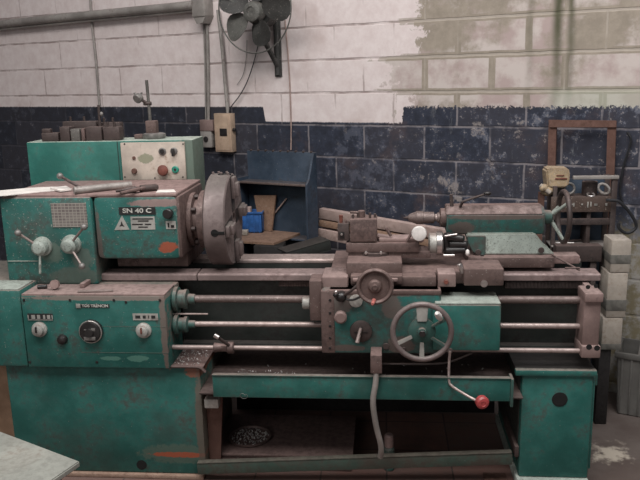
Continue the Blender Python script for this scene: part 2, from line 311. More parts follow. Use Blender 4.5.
def spin(bm, p, d, prof, seg=28):
    """solid of revolution: prof = [(distance along d, radius)...] closed with caps"""
    p = Vector(p); d = Vector(d).normalized(); x, y = frame(d); rings = []
    for t, r in prof:
        r = max(r, .0004)
        rings.append([bm.verts.new(p + d*t + (x*math.cos(2*math.pi*i/seg) + y*math.sin(2*math.pi*i/seg))*r) for i in range(seg)])
    fs = []
    for A, B in zip(rings, rings[1:]):
        for i in range(seg): fs.append(bm.faces.new((A[i], A[(i+1) % seg], B[(i+1) % seg], B[i])))
    fs.append(bm.faces.new(rings[0][::-1])); fs.append(bm.faces.new(rings[-1]))
    bmesh.ops.recalc_face_normals(bm, faces=fs)
def cyl(bm, p, q, r, r2=None, seg=20, bev=None):
    p = Vector(p); q = Vector(q); L = (q-p).length; r2 = r if r2 is None else r2
    e = min(r, r2, L)*.15 if bev is None else bev
    spin(bm, p, q-p, [(0, r-e), (e, r), (L-e, r2), (L, r2-e)] if e > 0 else [(0, r), (L, r2)], seg)
def ball(bm, p, r, sub=2, s=(1, 1, 1)):
    bmesh.ops.create_icosphere(bm, subdivisions=sub, radius=r, matrix=Matrix.Translation(p) @ Matrix.Diagonal((*s, 1)))
def tube(bm, pts, r, seg=8, smooth=True):
    pts = [Vector(p) for p in pts]
    if smooth and len(pts) > 2:
        out = []; P = [pts[0]*2-pts[1]] + pts + [pts[-1]*2-pts[-2]]
        for i in range(1, len(P)-2):
            for k in range(6):
                t = k/6; a, b2, c, d = P[i-1:i+3]
                out.append(.5*((2*b2)+(c-a)*t+(2*a-5*b2+4*c-d)*t*t+(3*b2-a-3*c+d)*t**3))
        pts = out + [pts[-1]]
    n = len(pts); T = [(pts[min(i+1, n-1)]-pts[max(i-1, 0)]).normalized() for i in range(n)]
    x, y = frame(T[0]); rings = []; fs = []
    for i in range(n):
        x = (x - T[i]*x.dot(T[i])).normalized(); y = T[i].cross(x)
        rr = r if not isinstance(r, (list, tuple)) else r[0]+(r[1]-r[0])*i/(n-1)
        rings.append([bm.verts.new(pts[i]+(x*math.cos(2*math.pi*j/seg)+y*math.sin(2*math.pi*j/seg))*rr) for j in range(seg)])
    for A, B in zip(rings, rings[1:]):
        for j in range(seg): fs.append(bm.faces.new((A[j], A[(j+1) % seg], B[(j+1) % seg], B[j])))
    fs.append(bm.faces.new(rings[0][::-1])); fs.append(bm.faces.new(rings[-1])); bmesh.ops.recalc_face_normals(bm, faces=fs)
def ring(bm, c, n, Rr, r, seg=40, ms=10, a0=0, a1=2*math.pi, sq=1.0):
    c = Vector(c); n = Vector(n).normalized(); x, y = frame(n); full = abs(a1-a0-2*math.pi) < 1e-6
    K = seg if full else seg+1; rings = []
    for i in range(K):
        a = a0+(a1-a0)*i/seg; d = x*math.cos(a)+y*math.sin(a)
        rings.append([bm.verts.new(c+d*(Rr+r*math.cos(2*math.pi*j/ms))+n*(r*sq*math.sin(2*math.pi*j/ms))) for j in range(ms)])
    fs = []
    for i in range(seg):
        A, B = rings[i], rings[(i+1) % K]
        for j in range(ms): fs.append(bm.faces.new((A[j], A[(j+1) % ms], B[(j+1) % ms], B[j])))
    if not full: fs += [bm.faces.new(rings[0][::-1]), bm.faces.new(rings[-1])]
    bmesh.ops.recalc_face_normals(bm, faces=fs)
class B:
    """one mesh object built from a callback list"""
    def __init__(s): s.bm = bmesh.new()
    def __getattr__(s, k):
        fn = globals()[k]
        def call(*a, **kw): fn(s.bm, *a, **kw); return s
        return call
WLOC = {}
def link(name, me, mat, parent=None, label=None, base=False):
    vs = [v.co for v in me.vertices]
    lo = Vector([min(v[i] for v in vs) for i in range(3)]); hi = Vector([max(v[i] for v in vs) for i in range(3)])
    c = (lo+hi)/2
    if parent is None: c.z = lo.z
    me.transform(Matrix.Translation(-c))
    for p in me.polygons: p.use_smooth = True
    try: me.set_sharp_from_angle(angle=R(35))
    except Exception: pass
    me.materials.append(mat)
    o = bpy.data.objects.new(name, me); COL.objects.link(o)
    if parent is not None: o.parent = parent; o.location = c - WLOC[parent.name]
    else: o.location = c
    WLOC[o.name] = c
    if label: o['label'] = label
    return o
def ob(name, b, mat, parent=None, label=None, T=None):
    bm = b.bm if isinstance(b, B) else b
    if T is not None: bmesh.ops.transform(bm, verts=bm.verts, matrix=T)
    me = bpy.data.meshes.new(name); bm.to_mesh(me); bm.free()
    return link(name, me, M[mat] if isinstance(mat, str) else mat, parent, label)
def tag(o, label, cat, group=None, kind=None):
    o['label'] = label; o['category'] = cat
    if group: o['group'] = group
    if kind: o['kind'] = kind
    return o
def empty(name, loc, label, cat, group=None):
    o = bpy.data.objects.new(name, None); COL.objects.link(o); o.location = loc; o.empty_display_size = .1
    WLOC[o.name] = Vector(loc); return tag(o, label, cat, group)
def text(name, s, size, c, mat, parent, sx=1.0, T=None, depth=.0008, label=None):
    cu = bpy.data.curves.new('lettering', 'FONT'); cu.body = s; cu.size = size; cu.extrude = depth; cu.align_x = 'CENTER'; cu.align_y = 'CENTER'; cu.offset = size*.02
    t = bpy.data.objects.new('lettering', cu); COL.objects.link(t); bpy.context.view_layer.update()
    me = bpy.data.meshes.new_from_object(t.evaluated_get(bpy.context.evaluated_depsgraph_get()))
    COL.objects.unlink(t); bpy.data.objects.remove(t)
    me.transform(Matrix.Translation(c) @ Matrix.Diagonal((sx, 1, 1, 1)) @ Matrix.Rotation(R(90), 4, 'X'))
    if T is not None: me.transform(T)
    me.materials.clear(); return link(name, me, M[mat], parent, label)
def struct(o): o['kind'] = 'structure'; return o

# ------------------------------------------------------------------ setting
struct(ob('floor', B().box(-9, 6, -2.5, 10, FL-.1, FL, 0), 'floor'))
b = B(); b.box(-9, 4.5, 0, .2, FL, 3.8, 0)
wb = b.bm; me = bpy.data.meshes.new('wall_back'); wb.to_mesh(me); wb.free(); me.materials.append(M['wall'])
w = bpy.data.objects.new('wall_back', me); COL.objects.link(w); w.matrix_world = WM; struct(w)

# ------------------------------------------------------------------ the lathe
L = empty('lathe', (-.4, 3.3, FL), 'large teal engine lathe with chuck, carriage and tailstock in front of the block wall', 'machine')
FY = -1  # faces look towards -Y
D = Vector((0, -1, 0))

# --- left pedestal
def pedestal(x0, x1, y0, y1, z0, z1, hole, hr):
    """sheet cabinet whose front has a round hole"""
    bm = bmesh.new(); box(bm, x0, x1, y0+.006, y1, z0, z1, .012)
    return bm
lp = ob('left_pedestal', B().box(-1.715, -.818, 3.0, 3.6, -.03, .495, .01), 'green', L)
h = U(141, 466, 2.99)
ob('access_hole', B().spin(Vector((h.x, 3.003, max(h.z, 0))), D, [(0, .024), (.004, .024), (.004, .017), (.0045, .017)], 20), 'hole', lp, 'dark round hole near the floor')
ob('plinth', B().box(-1.70, -.83, 2.985, 3.62, FL, -.03, .003), 'base', lp, 'stained pinkish plinth')
# rim of the small tray on top of the pedestal
b = B(); b.tube([(-.975, 2.985, .500), (-.85, 2.985, .500), (-.815, 2.985, .497), (-.79, 2.985, .475)], .007, 6)
b.box(-.96, -.80, 2.985, 3.24, .492, .498, .002)
ob('side_tray', b, 'brown', lp, 'rusty pink tray rim')

# --- right pedestal
x0, x1, z0, z1 = .575, .872, -.005, .500
rp = ob('right_pedestal', B().box(x0, x1, 3.0, 3.6, z0, z1, .01), 'green', L)
ob('ledge', B().box(x0-.03, x1+.01, 2.988, 3.02, z1-.028, z1, .006), 'green', rp)
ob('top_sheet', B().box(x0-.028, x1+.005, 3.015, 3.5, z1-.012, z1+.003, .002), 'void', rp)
h = U(560, 400, 2.995)
ob('access_hole', B().spin(Vector((h.x, 3.002, h.z)), D, [(0, .034), (.004, .032), (.004, .028), (.0045, .028)], 24), 'hole', rp, 'dark round hole')
ob('plinth', B().box(x0-.01, x1+.0, 2.98, 3.62, FL, -.005, .004), 'green_pale', rp, 'pale chipped plinth')
ob('side_door', B().box(.872, .885, 3.02, 3.55, .03, .46, .005).cyl((.889, 3.03, .42), (.889, 3.03, .47), .006), 'green', rp)
ob('side_panel', B().box(x0-.004, x0, 3.03, 3.58, .06, .47, .001), 'green_dark', rp)

# --- chip tray between the pedestals
ct = ob('chip_tray', B().box(-.815, .573, 2.95, 3.75, .385, .392, .001).box(-.815, .573, 3.70, 3.75, .392, .56, .002), 'brown_dk', L)
a = U(212, 375, 2.93); c = U(511, 378, 2.93); e = U(211, 399, 2.93)
ob('front_apron', B().box(a.x, c.x, 2.93, 2.955, .383, .487, .003).box(a.x, c.x, 2.924, 2.94, .485, .489, .001), 'green', ct)
ob('apron_end', B().box(c.x, c.x+.012, 2.925, 2.99, .36, .485, .002), 'green_side', ct)
b = B()
for i in range(150):
    p = Vector((random.gauss(-.55, .09), random.uniform(2.97, 3.2), .395)) if i < 100 else Vector((random.uniform(-.75, .5), random.uniform(2.97, 3.3), .395))
    s = random.uniform(.002, .006)
    b.box(-s, s, -s*.5, s*.5, 0, s*.5, 0, mat=Matrix.Translation(p) @ Euler((random.random()*3, random.random()*3, random.random()*6)).to_matrix().to_4x4())
tag(ob('metal_chips', b, 'chipstuff'), 'loose steel chips scattered on the floor of the long chip tray', 'metal chips', kind='stuff')
b = B()
for i in range(90):
    p = Vector((random.uniform(-.95, -.81), random.uniform(3.0, 3.22), .500)); s = random.uniform(.002, .0055)
    b.box(-s, s, -s*.5, s*.5, 0, s*.5, 0, mat=Matrix.Translation(p) @ Euler((random.random()*3, random.random()*3, random.random()*6)).to_matrix().to_4x4())
tag(ob('metal_chips', b, 'chipstuff'), 'loose steel chips in the small side tray below the feed gearbox end', 'metal chips', kind='stuff')
# curly chips hanging on the tray rim
def curl(px, py, Y, r, turns, label):
    c = U(px, py, Y); pts = [c+Vector((math.cos(t*.7)*r + t*.0012, math.sin(t*.4)*.003-.002, math.sin(t*.7)*r*.8)) for t in range(int(turns*9))]
    tag(ob('metal_curl', B().tube(pts, .0009, 5), 'grey'), label, 'metal chip')
curl(241, 371, 2.935, .011, 2, 'curly steel turning standing on the tray rim below the control rod lever')
curl(242, 396, 2.922, .014, 1.4, 'thin steel curl hanging low on the green tray front')

# added dark sheet between the pedestals for the shade under the bed
ob('rear_shade_sheet', B().box(-.82, .575, 3.72, 3.735, FL, .385, .002), 'void', L)

# --- bed
bx0, bx1 = -1.32, .925
bed = ob('bed', B().box(-.95, .9, 3.24, 3.50, .50, .80, .006).prism([(3.235, .76), (3.265, .76), (3.265, .846), (3.235, .846)], 'x', bx0, .90).prism([(3.40, .76), (3.50, .76), (3.50, .86), (3.40, .86)], 'x', bx0, .90).box(-.95, .9, 3.20, 3.52, .493, .53, .004), 'green_dark', L)
gx = U(197, 272, 3.18).x
prof = [(3.175, .838), (3.175, .864), (3.180, .869), (3.265, .872), (3.265, .838)]
ob('front_way', B().prism(prof, 'x', bx0, gx-.002, .002).prism(prof, 'x', gx+.002, bx1, .002), 'way', bed, 'worn front slideway')
b = B(); b.prism([(3.40, .861), (3.40, .874), (3.405, .881), (3.495, .884), (3.495, .861)], 'x', -.93, bx1-.03, .002)
ob('rear_way', b, 'rod', bed, 'bright rear slideway')
b = B(); x0, x1, z0, z1 = rect(505, 280, 576, 287, 3.2)
b.box(x0, .86, 3.19, 3.235, z0-.004, z1, .002)
n = 56
for i in range(n):
    x = x0+(.86-x0)*i/n; b.box(x, x+(.86-x0)/n*.5, 3.182, 3.192, z0, z1-.003, 0)
ob('rack', b, 'brown_dk', bed, 'toothed rack under the slideway')
b = B(); x0, x1, z0, z1 = rect(279, 281, 312, 286, 3.2); b.box(x0, x1, 3.2, 3.235, z0, z1, .001)
for i in range(20):
    x = x0+(x1-x0)*i/20; b.box(x, x+(x1-x0)/40, 3.194, 3.2, z0, z1, 0)
ob('rack', b, 'brown', bed)

# --- headstock
HY = 3.13; HT = 1.237
def hx(px, py=240): return U(px, py, HY).x
x0, xm, x1 = hx(4), hx(95), hx(179, 225)
zb = U(140, 260, HY).z; zl = .832
hs = ob('headstock', B().box(xm, x1, HY, 3.60, zb, HT, .028).box(x0, xm-.003, HY-.004, 3.60, zl, HT-.003, .012), 'green_head', L)
ob('top_lid', B().box(x0+.01, x1-.006, HY+.008, 3.58, HT-.006, HT+.008, .005), 'dust_top', hs, 'dusty pinkish lid')
ob('spindle_housing', B().box(x1-.03, x1+.006, HY+.012, 3.56, zb+.006, HT-.006, .03).box(xm+.05, x1-.004, HY+.12, 3.56, .886, zb+.01, .002), 'brown', hs, 'grimy bare end face')
z = U(20, 261, HY).z
ob('cover_panel', B().box(x0+.01, hx(36), HY-.008, HY, z-.001, z+.003, .0005), 'green_pale', hs)
def disc(px, py, Y, r, t, seg=24): return B().cyl(U(px, py, Y), U(px, py, Y)+Vector((0, -t, 0)), r, seg=seg)
def lever(hpx, hpy, balls, lab):
    c = U(hpx, hpy, HY-.004); c.y = HY-.004
    hub = ob('lever_hub', B().spin(c, D, [(0, .044), (.012, .044), (.016, .036), (.045, .034), (.05, .028), (.058, .022), (.06, .012)], 28), 'green_pale', L, lab)
    for bx_, by_, m_, br_ in balls:
        q = U(bx_, by_, HY-.07); p0 = c+Vector((0, -.03, 0)); d = (q-p0).normalized()
        ob('lever_arm', B().cyl(p0+d*.03, q, .0055, seg=10), 'green_pale' if m_ == 'green' else 'rod', hub)
        if br_: ob('lever_ball', B().ball(q, br_, 3), 'grey', hub)
lever(43, 246, [(18, 233, 's', .0155), (40, 274, 'green', 0)], 'left speed lever hub of pale worn metal')
lever(72, 244, [(84, 227, 's', .015), (82, 266, 's', .0145)], 'right speed lever hub of pale worn metal')
x0_, x1_, z0_, z1_ = rect(52, 203, 87, 227, HY-.004)
ob('speed_chart', B().box(x0_, x1_, HY-.007, HY-.004, z0_, z1_, 0), 'chart', L, 'engraved speed chart plate')
ob('model_plate', B().box(*rect(119, 207, 155.5, 214.5, HY)[:2], HY-.003, HY, *rect(119, 207, 155.5, 214.5, HY)[2:], 0), 'plate_dark', L, 'black plate reading SN 40 C')
a = U(137, 210.8, HY-.003); text('lettering', 'SN 40 C', .0285, (a.x, HY-.0035, a.z), 'letter', L, 1.32)
# triangular warning plate and data plate
a, c, e = U(122, 215.5, HY), U(114.5, 230, HY), U(129.5, 229.5, HY)
tp = ob('warning_plate', B().prism([(a.x, a.z), (c.x, c.z), (e.x, e.z)], 'y', HY-.002, HY), 'plate', L, 'triangular warning plate')
m_ = (a+c+e)/3
b = B(); 
for dx, s in ((0, .006),): b.prism([(m_.x, m_.z+.018), (m_.x-.005, m_.z+.002), (m_.x-.012, m_.z-.006), (m_.x, m_.z-.003), (m_.x+.012, m_.z-.006), (m_.x+.005, m_.z+.002)], 'y', HY-.0032, HY-.002)
ob('symbol', b, 'black', tp)
x0_, x1_, z0_, z1_ = rect(131, 216.5, 155, 229.5, HY)
dp = ob('data_plate', B().box(x0_, x1_, HY-.002, HY, z0_, z1_, 0), 'plate', L, 'riveted data plate with printed lines')
b = B()
w_ = x1_-x0_; h_ = z1_-z0_
for zz, a_, c_ in ((.78, .08, .94), (.62, .3, .75), (.36, .05, .5), (.36, .58, .85), (.15, .3, .7)):
    b.box(x0_+w_*a_, x0_+w_*c_, HY-.003, HY-.002, z0_+h_*zz, z0_+h_*(zz+.09), 0)
ob('printed_lines', b, 'black', dp)
x0_, x1_, z0_, z1_ = rect(166, 221, 176, 229, HY)
bp = ob('knob_plate', B().box(x0_, x1_, HY-.002, HY, z0_, z1_, 0), 'plate', L)
ob('printed_lines', B().box(x0_+.008, x0_+.016, HY-.003, HY-.002, z0_+.008, z1_-.008, 0).box(x0_+.022, x1_-.008, HY-.003, HY-.002, z0_+.006, z1_-.018, 0), 'black', bp)
ob('selector_knob', disc(169, 213, HY, .022, .03), 'black', L, 'round black knob')

# spindle nose flange
zc = 1.092; YC = 3.33
sf = ob('spindle_flange', B().spin((x1+.0, YC, zc), (1, 0, 0), [(0, .115), (.012, .125), (.03, .125), (.034, .10), (.055, .10), (.06, .135), (-.8-x1-.002, .135)], 40), 'brown', L)
for i in range(8):
    t = 2*math.pi*i/8+.2; p = Vector((x1+.03, YC+math.cos(t)*.112, zc+math.sin(t)*.112)); ob('flange_bolt', B().cyl(p, p+Vector((.02, 0, 0)), .011, seg=6), 'brown_dk', sf)
# four jaw chuck
CX0, CX1, CR = -.803, -.702, .212
chk = ob('chuck', B().spin((CX0, YC, zc), (1, 0, 0), [(0, CR-.012), (.008, CR), (CX1-CX0-.006, CR), (CX1-CX0, CR-.006), (CX1-CX0, .03), (CX1-CX0-.06, .03)], 64), 'chuck', L)
for i, ang in enumerate((-84, 4, 96, 184)):
    t = R(ang)  # angle in the YZ plane measured from up towards the viewer
    rd = Vector((0, -math.sin(t), math.cos(t))); tn = Vector((0, math.cos(t), math.sin(t)))
    T = Matrix.Translation((CX1, YC, zc)) @ Matrix((Vector((1, 0, 0)), tn, rd)).transposed().to_4x4()
    rj = .105 if i % 2 == 0 else .10
    jb = B(); jb.box(0, .018, -.024, .024, rj, .200, .003, mat=T); jb.box(.016, .034, -.022, .022, rj+.01, .175, .004, mat=T)
    jaw = ob('chuck_jaw', jb, 'chuck', chk)
    ob('jaw_slot', B().box(-.001, .0015, -.031, .031, .04, CR-.008, 0, mat=T), 'black', chk)
    s = T @ Vector((-.045, 0, CR-.002)); q = T @ Vector((-.045, 0, CR+.0015))
    ob('adjusting_screw', B().cyl(s, q, .017, seg=20, bev=.0005).box(-.058, -.001, -.007, .007, CR-.003, CR+.0022, .0005, mat=T), 'hole', chk, 'dark square socket in the rim')
# rim nubs (balance screws) seen on the top edge
b = B()
for k, (dx, ang) in enumerate(((-.085, 2), (-.065, -6), (-.045, 5), (-.025, -3), (-.012, 7))):
    t = R(ang); p = Vector((CX1+dx, YC-math.sin(t)*(CR-.002), zc+math.cos(t)*(CR-.002))); q = p+Vector((0, -math.sin(t), math.cos(t)))*.012
    b.cyl(p, q, .006, seg=6)
ob('rim_screws', b, 'chuck', chk)

# --- feed gearbox
GY = 2.96
gx0, gx1, gz1 = U(24, 330, GY).x, U(167, 330, GY).x, .832
gz0 = .498
fb = ob('feed_gearbox', B().box(gx0, gx1, GY, HY+.06, gz0, gz1, .008), 'green', L)
ob('top_plate', B().box(gx0+.004, gx1-.002, GY+.004, HY-.01, gz1-.002, gz1+.005, .002), 'brown_lt', fb, 'dusty pinkish top of the feed gearbox')
ob('gear_guard', B().box(-2.02, gx0-.002, GY+.004, 3.5, gz0, gz1+.022, .012), 'green', L)
ob('guard_top', B().box(-2.0, gx0-.01, GY+.012, HY-.02, gz1+.02, gz1+.026, .002), 'green_pale', L, 'pale worn top of the gear guard')
z = U(150, 353, GY).z
ob('seam', B().box(gx0+.25, gx1, GY-.0012, GY, z-.001, z+.001, 0).box(-1.25, gx1, GY-.001, GY, z+.12, z+.121, 0), 'green_side', fb)
for px, py in ((24, 300), (70, 300), (114, 300), (160, 300), (30, 362), (97, 362), (126, 302)):
    ob('screw', disc(px, py, GY, .006, .003, 10), 'black', fb)
x0_, x1_, z0_, z1_ = rect(28, 313.5, 53, 320, GY)
ob('scale_plate', B().box(x0_, x1_, GY-.003, GY, z0_, z1_, 0), 'plate_dark', fb)
b = B()
for a_, c_ in ((.0, .04), (.15, .3), (.38, .5), (.62, .7), (.78, .9), (.96, 1)): b.box(x0_+(x1_-x0_)*a_, x0_+(x1_-x0_)*c_, GY-.004, GY-.003, z0_+.006, z1_-.006, 0)
b.box(x0_, x1_, GY-.004, GY-.003, z0_, z0_+.003, 0)
ob('scale_marks', b, 'plate', fb)
x0_, x1_, z0_, z1_ = rect(133, 313.5, 158, 320, GY)
ob('scale_plate', B().box(x0_, x1_, GY-.003, GY, z0_, z1_, 0), 'plate', fb)
b = B()
for a_, c_ in ((.1, .3), (.4, .52), (.62, .66), (.74, .9)): b.box(x0_+(x1_-x0_)*a_, x0_+(x1_-x0_)*c_, GY-.004, GY-.003, z0_+.008, z1_-.008, 0)
ob('scale_marks', b, 'plate_dark', fb)
for px, py in ((40, 329), (144, 330)):
    c = U(px, py, GY); k = ob('selector_knob', B().spin(c, D, [(0, .034), (.01, .034), (.014, .026), (.03, .024), (.034, .018)], 24), 'plate', L, 'round grey selector knob')
    ob('knob_pointer', B().box(c.x-.003, c.x+.003, GY-.042, GY-.03, c.z-.004, c.z+.022, .001), 'black' if px < 100 else 'maroon', k)
ob('stop_button', B().spin(U(63, 339, GY), D, [(0, .022), (.012, .022), (.02, .018), (.024, .01)], 20), 'black', L, 'small black round knob')
c = U(92, 330.5, GY)
dl = ob('feed_dial', B().spin(c, D, [(0, .051), (.014, .051), (.02, .046), (.03, .044), (.032, .02), (.04, .018)], 36), 'black', L, 'large black feed dial with a bright rim')
ob('dial_rim', B().ring(c+Vector((0, -.018, 0)), D, .049, .003), 'steel', dl)
b = B(); b.box(c.x-.026, c.x+.026, GY-.034, GY-.031, c.z-.034, c.z-.018, .001); b.box(c.x+.01, c.x+.028, GY-.034, GY-.031, c.z+.008, c.z+.022, .001)
b.box(c.x-.022, c.x-.008, GY-.034, GY-.031, c.z+.012, c.z+.016, .0005)
ob('dial_marks', b, 'grey', dl)
a = U(92.5, 305.8, GY)
ob('maker_plate', B().box(a.x-.075, a.x+.075, GY-.002, GY, a.z-.008, a.z+.008, 0), 'plate_dark', fb)
ob('maker_emblem', B().box(a.x-.073, a.x-.053, GY-.004, GY-.002, a.z-.010, a.z+.010, .001), 'plate', fb)
text('lettering', 'TOS TRENCIN', .0165, (a.x+.012, GY-.0025, a.z), 'letter', fb, 1.12)

# shaft collars on the gearbox end
for (py, Y, r1, r2, lb) in ((299, 3.08, .055, .041, 'lead_screw_collar'), (324, 3.06, .045, .03, 'feed_shaft_collar')):
    c = U(170, py, Y); c.x = gx1; c.y = Y
    ob(lb, B().spin(c, (1, 0, 0), [(0, r1*.8), (.01, r1), (.025, r1), (.028, r2), (.05, r2), (.052, r1*.8), (.065, r1*.8), (.07, r2*.6), (.10, r2*.55)], 28), 'green_side', L)

# --- shafts
ZL, ZF, ZR = .782, .672, .577
ob('lead_screw', B().cyl((gx1, 3.08, ZL), (.86, 3.08, ZL), .0165, seg=20), 'rod_dk', L, 'long lead screw')
ob('feed_shaft', B().cyl((gx1, 3.06, ZF), (.86, 3.06, ZF), .012, seg=16), 'rod', L, 'long bright feed shaft')
ob('control_rod', B().cyl((gx1, 3.02, ZR), (.86, 3.02, ZR), .0105, seg=16), 'rod', L, 'long bright control rod')
ob('short_pin', B().cyl((gx1, 3.06, ZF+.046), (U(208, 313, 3.06).x, 3.06, ZF+.046), .004, seg=8), 'rod', L)
# control lever on the rod
a = U(214, 347, 3.02); c = U(233, 347, 3.02)
cl = ob('control_lever', B().cyl((a.x, 3.02, ZR), (a.x+.05, 3.02, ZR), .022, .015).cyl((c.x-.025, 3.02, ZR), (c.x+.005, 3.02, ZR), .026).box(a.x+.03, c.x, 3.005, 3.035, ZR-.014, ZR+.014, .004), 'brown', L)
q = U(216, 336, 2.95); p = Vector((c.x-.01, 3.01, ZR+.01))
ob('lever_arm', B().cyl(p, q, .007, seg=10), 'brown_dk', cl)
ob('lever_tip', B().cyl(q+Vector((.012, 0, -.008)), q+Vector((-.008, 0, .005)), .0095, seg=12), 'steel', cl)

# --- end bearing bracket
x0_, x1_, z0_, z1_ = rect(584, 283, 601, 358, 2.99)
eb = ob('end_bracket', B().box(x0_, x1_, 3.0, 3.11, .60, .835, .006).box(x0_-.004, x1_+.006, 2.985, 3.11, z0_, .61, .006).box(x0_-.002, x1_+.004, 2.985, 3.11, .80, .838, .005).box(x0_+.035, x1_-.005, 3.10, 3.26, .52, .83, .003), 'brown_lt', L)
for px, py in ((588, 287), (596, 286)): ob('bolt_hole', disc(px, py, 2.986, .009, .0015, 14), 'hole', eb)
for px, py in ((589, 347), (597, 348)): ob('bolt_hole', disc(px, py, 2.986, .012, .0015, 14), 'hole', eb)

# --- saddle / carriage
def slab(name, px0, py0, px1, py1, Y, depth, mat, bev=.006, parent=None, label=None):
    x0, x1, z0, z1 = rect(px0, py0, px1, py1, Y); return ob(name, B().box(x0, x1, Y, Y+depth, z0, z1, bev), mat, parent or L, label)
sa = ob('saddle', B().box(*rect(324, 0, 502, 0, 3.12)[:2], 3.12, 3.52, .84, .895, .006), 'brown', L)
slab('saddle_wing', 322, 279, 346, 292, 3.06, .14, 'brown', .004, sa)
x0_, x1_, _, _ = rect(322, 270, 346, 290, 3.06)
ob('wing_top', B().box(x0_, x1_+.01, 3.035, 3.2, .80, .895, .008), 'brown_lt', sa)
x0_, x1_, z0_, z1_ = rect(347, 252, 402, 275, 3.14)
cs = ob('cross_slide', B().box(x0_, x1_, 3.08, 3.60, .875, .945, .006).box(x0_+.02, x1_+.0, 3.03, 3.12, .862, .90, .004), 'brown', L)
ob('saddle_body', B().box(*rect(347, 0, 440, 0, 3.05)[:2], 3.05, 3.30, .835, .892, .01), 'brown', sa)
ob('slide_gib', B().box(x0_+.03, x1_-.02, 3.015, 3.05, .878, .892, .003), 'brown_lt', cs)
# apron
AY = 2.99
x0_, x1_, z0_, z1_ = rect(322, 290, 441, 354, AY)
ap = ob('apron', B().box(x0_, x1_, AY, 3.14, z0_, .85, .012), 'green_rough', L)
ob('apron_end_plate', B().box(x0_-.004, x0_+.055, AY-.003, 3.13, z0_+.002, .846, .006), 'brown', ap, 'grimy brown left edge of the apron')
ob('apron_top', B().box(x0_+.03, x1_, AY-.002, 3.1, .826, .85, .006), 'brown', ap)
for py in (300, 313, 326, 338, 348): ob('screw', disc(330, py, AY-.003, .006, .003, 8), 'black', ap)
slab('lead_screw_bracket', 309.5, 281, 322, 321, 3.02, .12, 'brown', .005, ap)
ob('bearing_cap', B().cyl(Vector((U(311, 300, 3.08).x-.035, 3.06, ZL-.01)), Vector((U(311, 300, 3.08).x, 3.06, ZL-.01)), .028), 'plate', ap)
x0_, x1_, z0_, z1_ = rect(440, 295, 501, 351, 2.96)
hb = ob('apron_housing', B().box(x0_-.03, x1_, 2.96, 3.16, z0_, .795, .008), 'green', L)
ob('housing_top', B().box(x0_-.02, x1_-.002, 2.965, 3.12, .795, .803, .003), 'green_pale', hb, 'pale worn top of the right apron housing')
slab('slide_clamp', 464, 269, 504, 286, 3.04, .16, 'brown', .006, sa)
ob('clamp_screw', B().spin(U(484, 283.5, 3.04), D, [(0, .015), (.006, .015), (.006, .009), (.008, .009)], 16), 'steel', sa)
slab('wing_block', 438, 274, 456, 287, 3.04, .1, 'brown_lt', .004, sa)
ob('bolt', B().cyl(U(446, 281.5, 3.04), U(446, 281.5, 3.04)+Vector((0, -.014, 0)), .011, seg=6), 'maroon', sa)
ob('bolt', B().cyl(U(459, 264, 3.08), U(463, 273, 3.08), .011, seg=10), 'steel', sa, 'bright clamp nut')
# cross feed handwheel
def wheel(name, c, n, Rr, r, mat, spokes, smat, hubr, hmat, hubd, label=None, sr=.008, a0=90, flat=False):
    w = ob(name, B().ring(c, n, Rr, r, 48, 12), mat, L, label); n = Vector(n).normalized(); x, y = frame(n)
    ob('hub', B().spin(c-n*hubd, n, [(0, hubr*.8), (hubd*.3, hubr), (hubd*1.1, hubr), (hubd*1.3, hubr*.75), (hubd*1.3+.001, .3*hubr), (hubd*1.5, .25*hubr)], 28), hmat, w)
    return w
c = U(375, 286.5, 2.90)
cf = ob('cross_feed_handwheel', B().ring(c, D, .068, .0085, 48, 12, sq=1.3).spin(c+Vector((0, .01, 0)), D, [(0, .03), (.001, .066), (.005, .066), (.008, .03), (.02, .022), (.022, .012), (.03, .010)], 40), 'brown', L, 'small solid brown handwheel of the cross feed')
ob('spindle', B().cyl(c+Vector((0, .01, 0)), c+Vector((0, .15, 0)), .02), 'brown_dk', cf)
q = U(374, 301, 2.89)
ob('crank_handle', B().cyl(q+Vector((0, .01, 0)), q+Vector((-.006, -.03, -.004)), .009, .006), 'pinkred', cf, 'worn red handle stub')
# carriage handwheel
c = U(422, 332, 2.86); 
hw = ob('carriage_handwheel', B().ring(c, D, .117, .0115, 64, 12), 'chuck', L, 'large spoked carriage handwheel with worn rim')
ob('wheel_hub', B().spin(c+Vector((0, .02, 0)), D, [(0, .05), (.004, .056), (.012, .056), (.018, .045), (.02, .02), (.034, .018), (.036, .012)], 32), 'green_side', hw, 'dark teal hub')
ob('hub_nut', B().cyl(c+Vector((0, -.012, 0)), c+Vector((0, -.024, 0)), .014, seg=6), 'black', hw)
ob('spindle', B().cyl(c+Vector((0, .02, 0)), c+Vector((0, .14, 0)), .03), 'green_rough', hw)
for ang, wd in ((90, 1.9), (-90, .8), (207, .7), (-33, .6), (30, .5)):
    d = Vector((math.cos(R(ang)), 0, math.sin(R(ang)))); T = Matrix.Translation(c) @ Matrix((d, Vector((0, 1, 0)), Vector((-d.z, 0, d.x)))).transposed().to_4x4()
    pb = B(); pb.prism([(.045, -.010*wd), (.112, -.013*wd), (.112, .013*wd), (.045, .010*wd)], 'y', -.005, .007, .002)
    bmesh.ops.transform(pb.bm, verts=pb.bm.verts, matrix=T)
    ob('spoke', pb, 'plate' if ang not in (-33, 30) else 'green_side', hw)
if True:
    q = U(440.5, 319, 2.85)
    ob('wheel_handle', B().spin(q+Vector((0, .0, 0)), D*.75+Vector((-.28, 0, .62)), [(0, .009), (.01, .011), (.03, .0135), (.055, .0125), (.068, .007)], 18), 'white', hw, 'white crank handle')
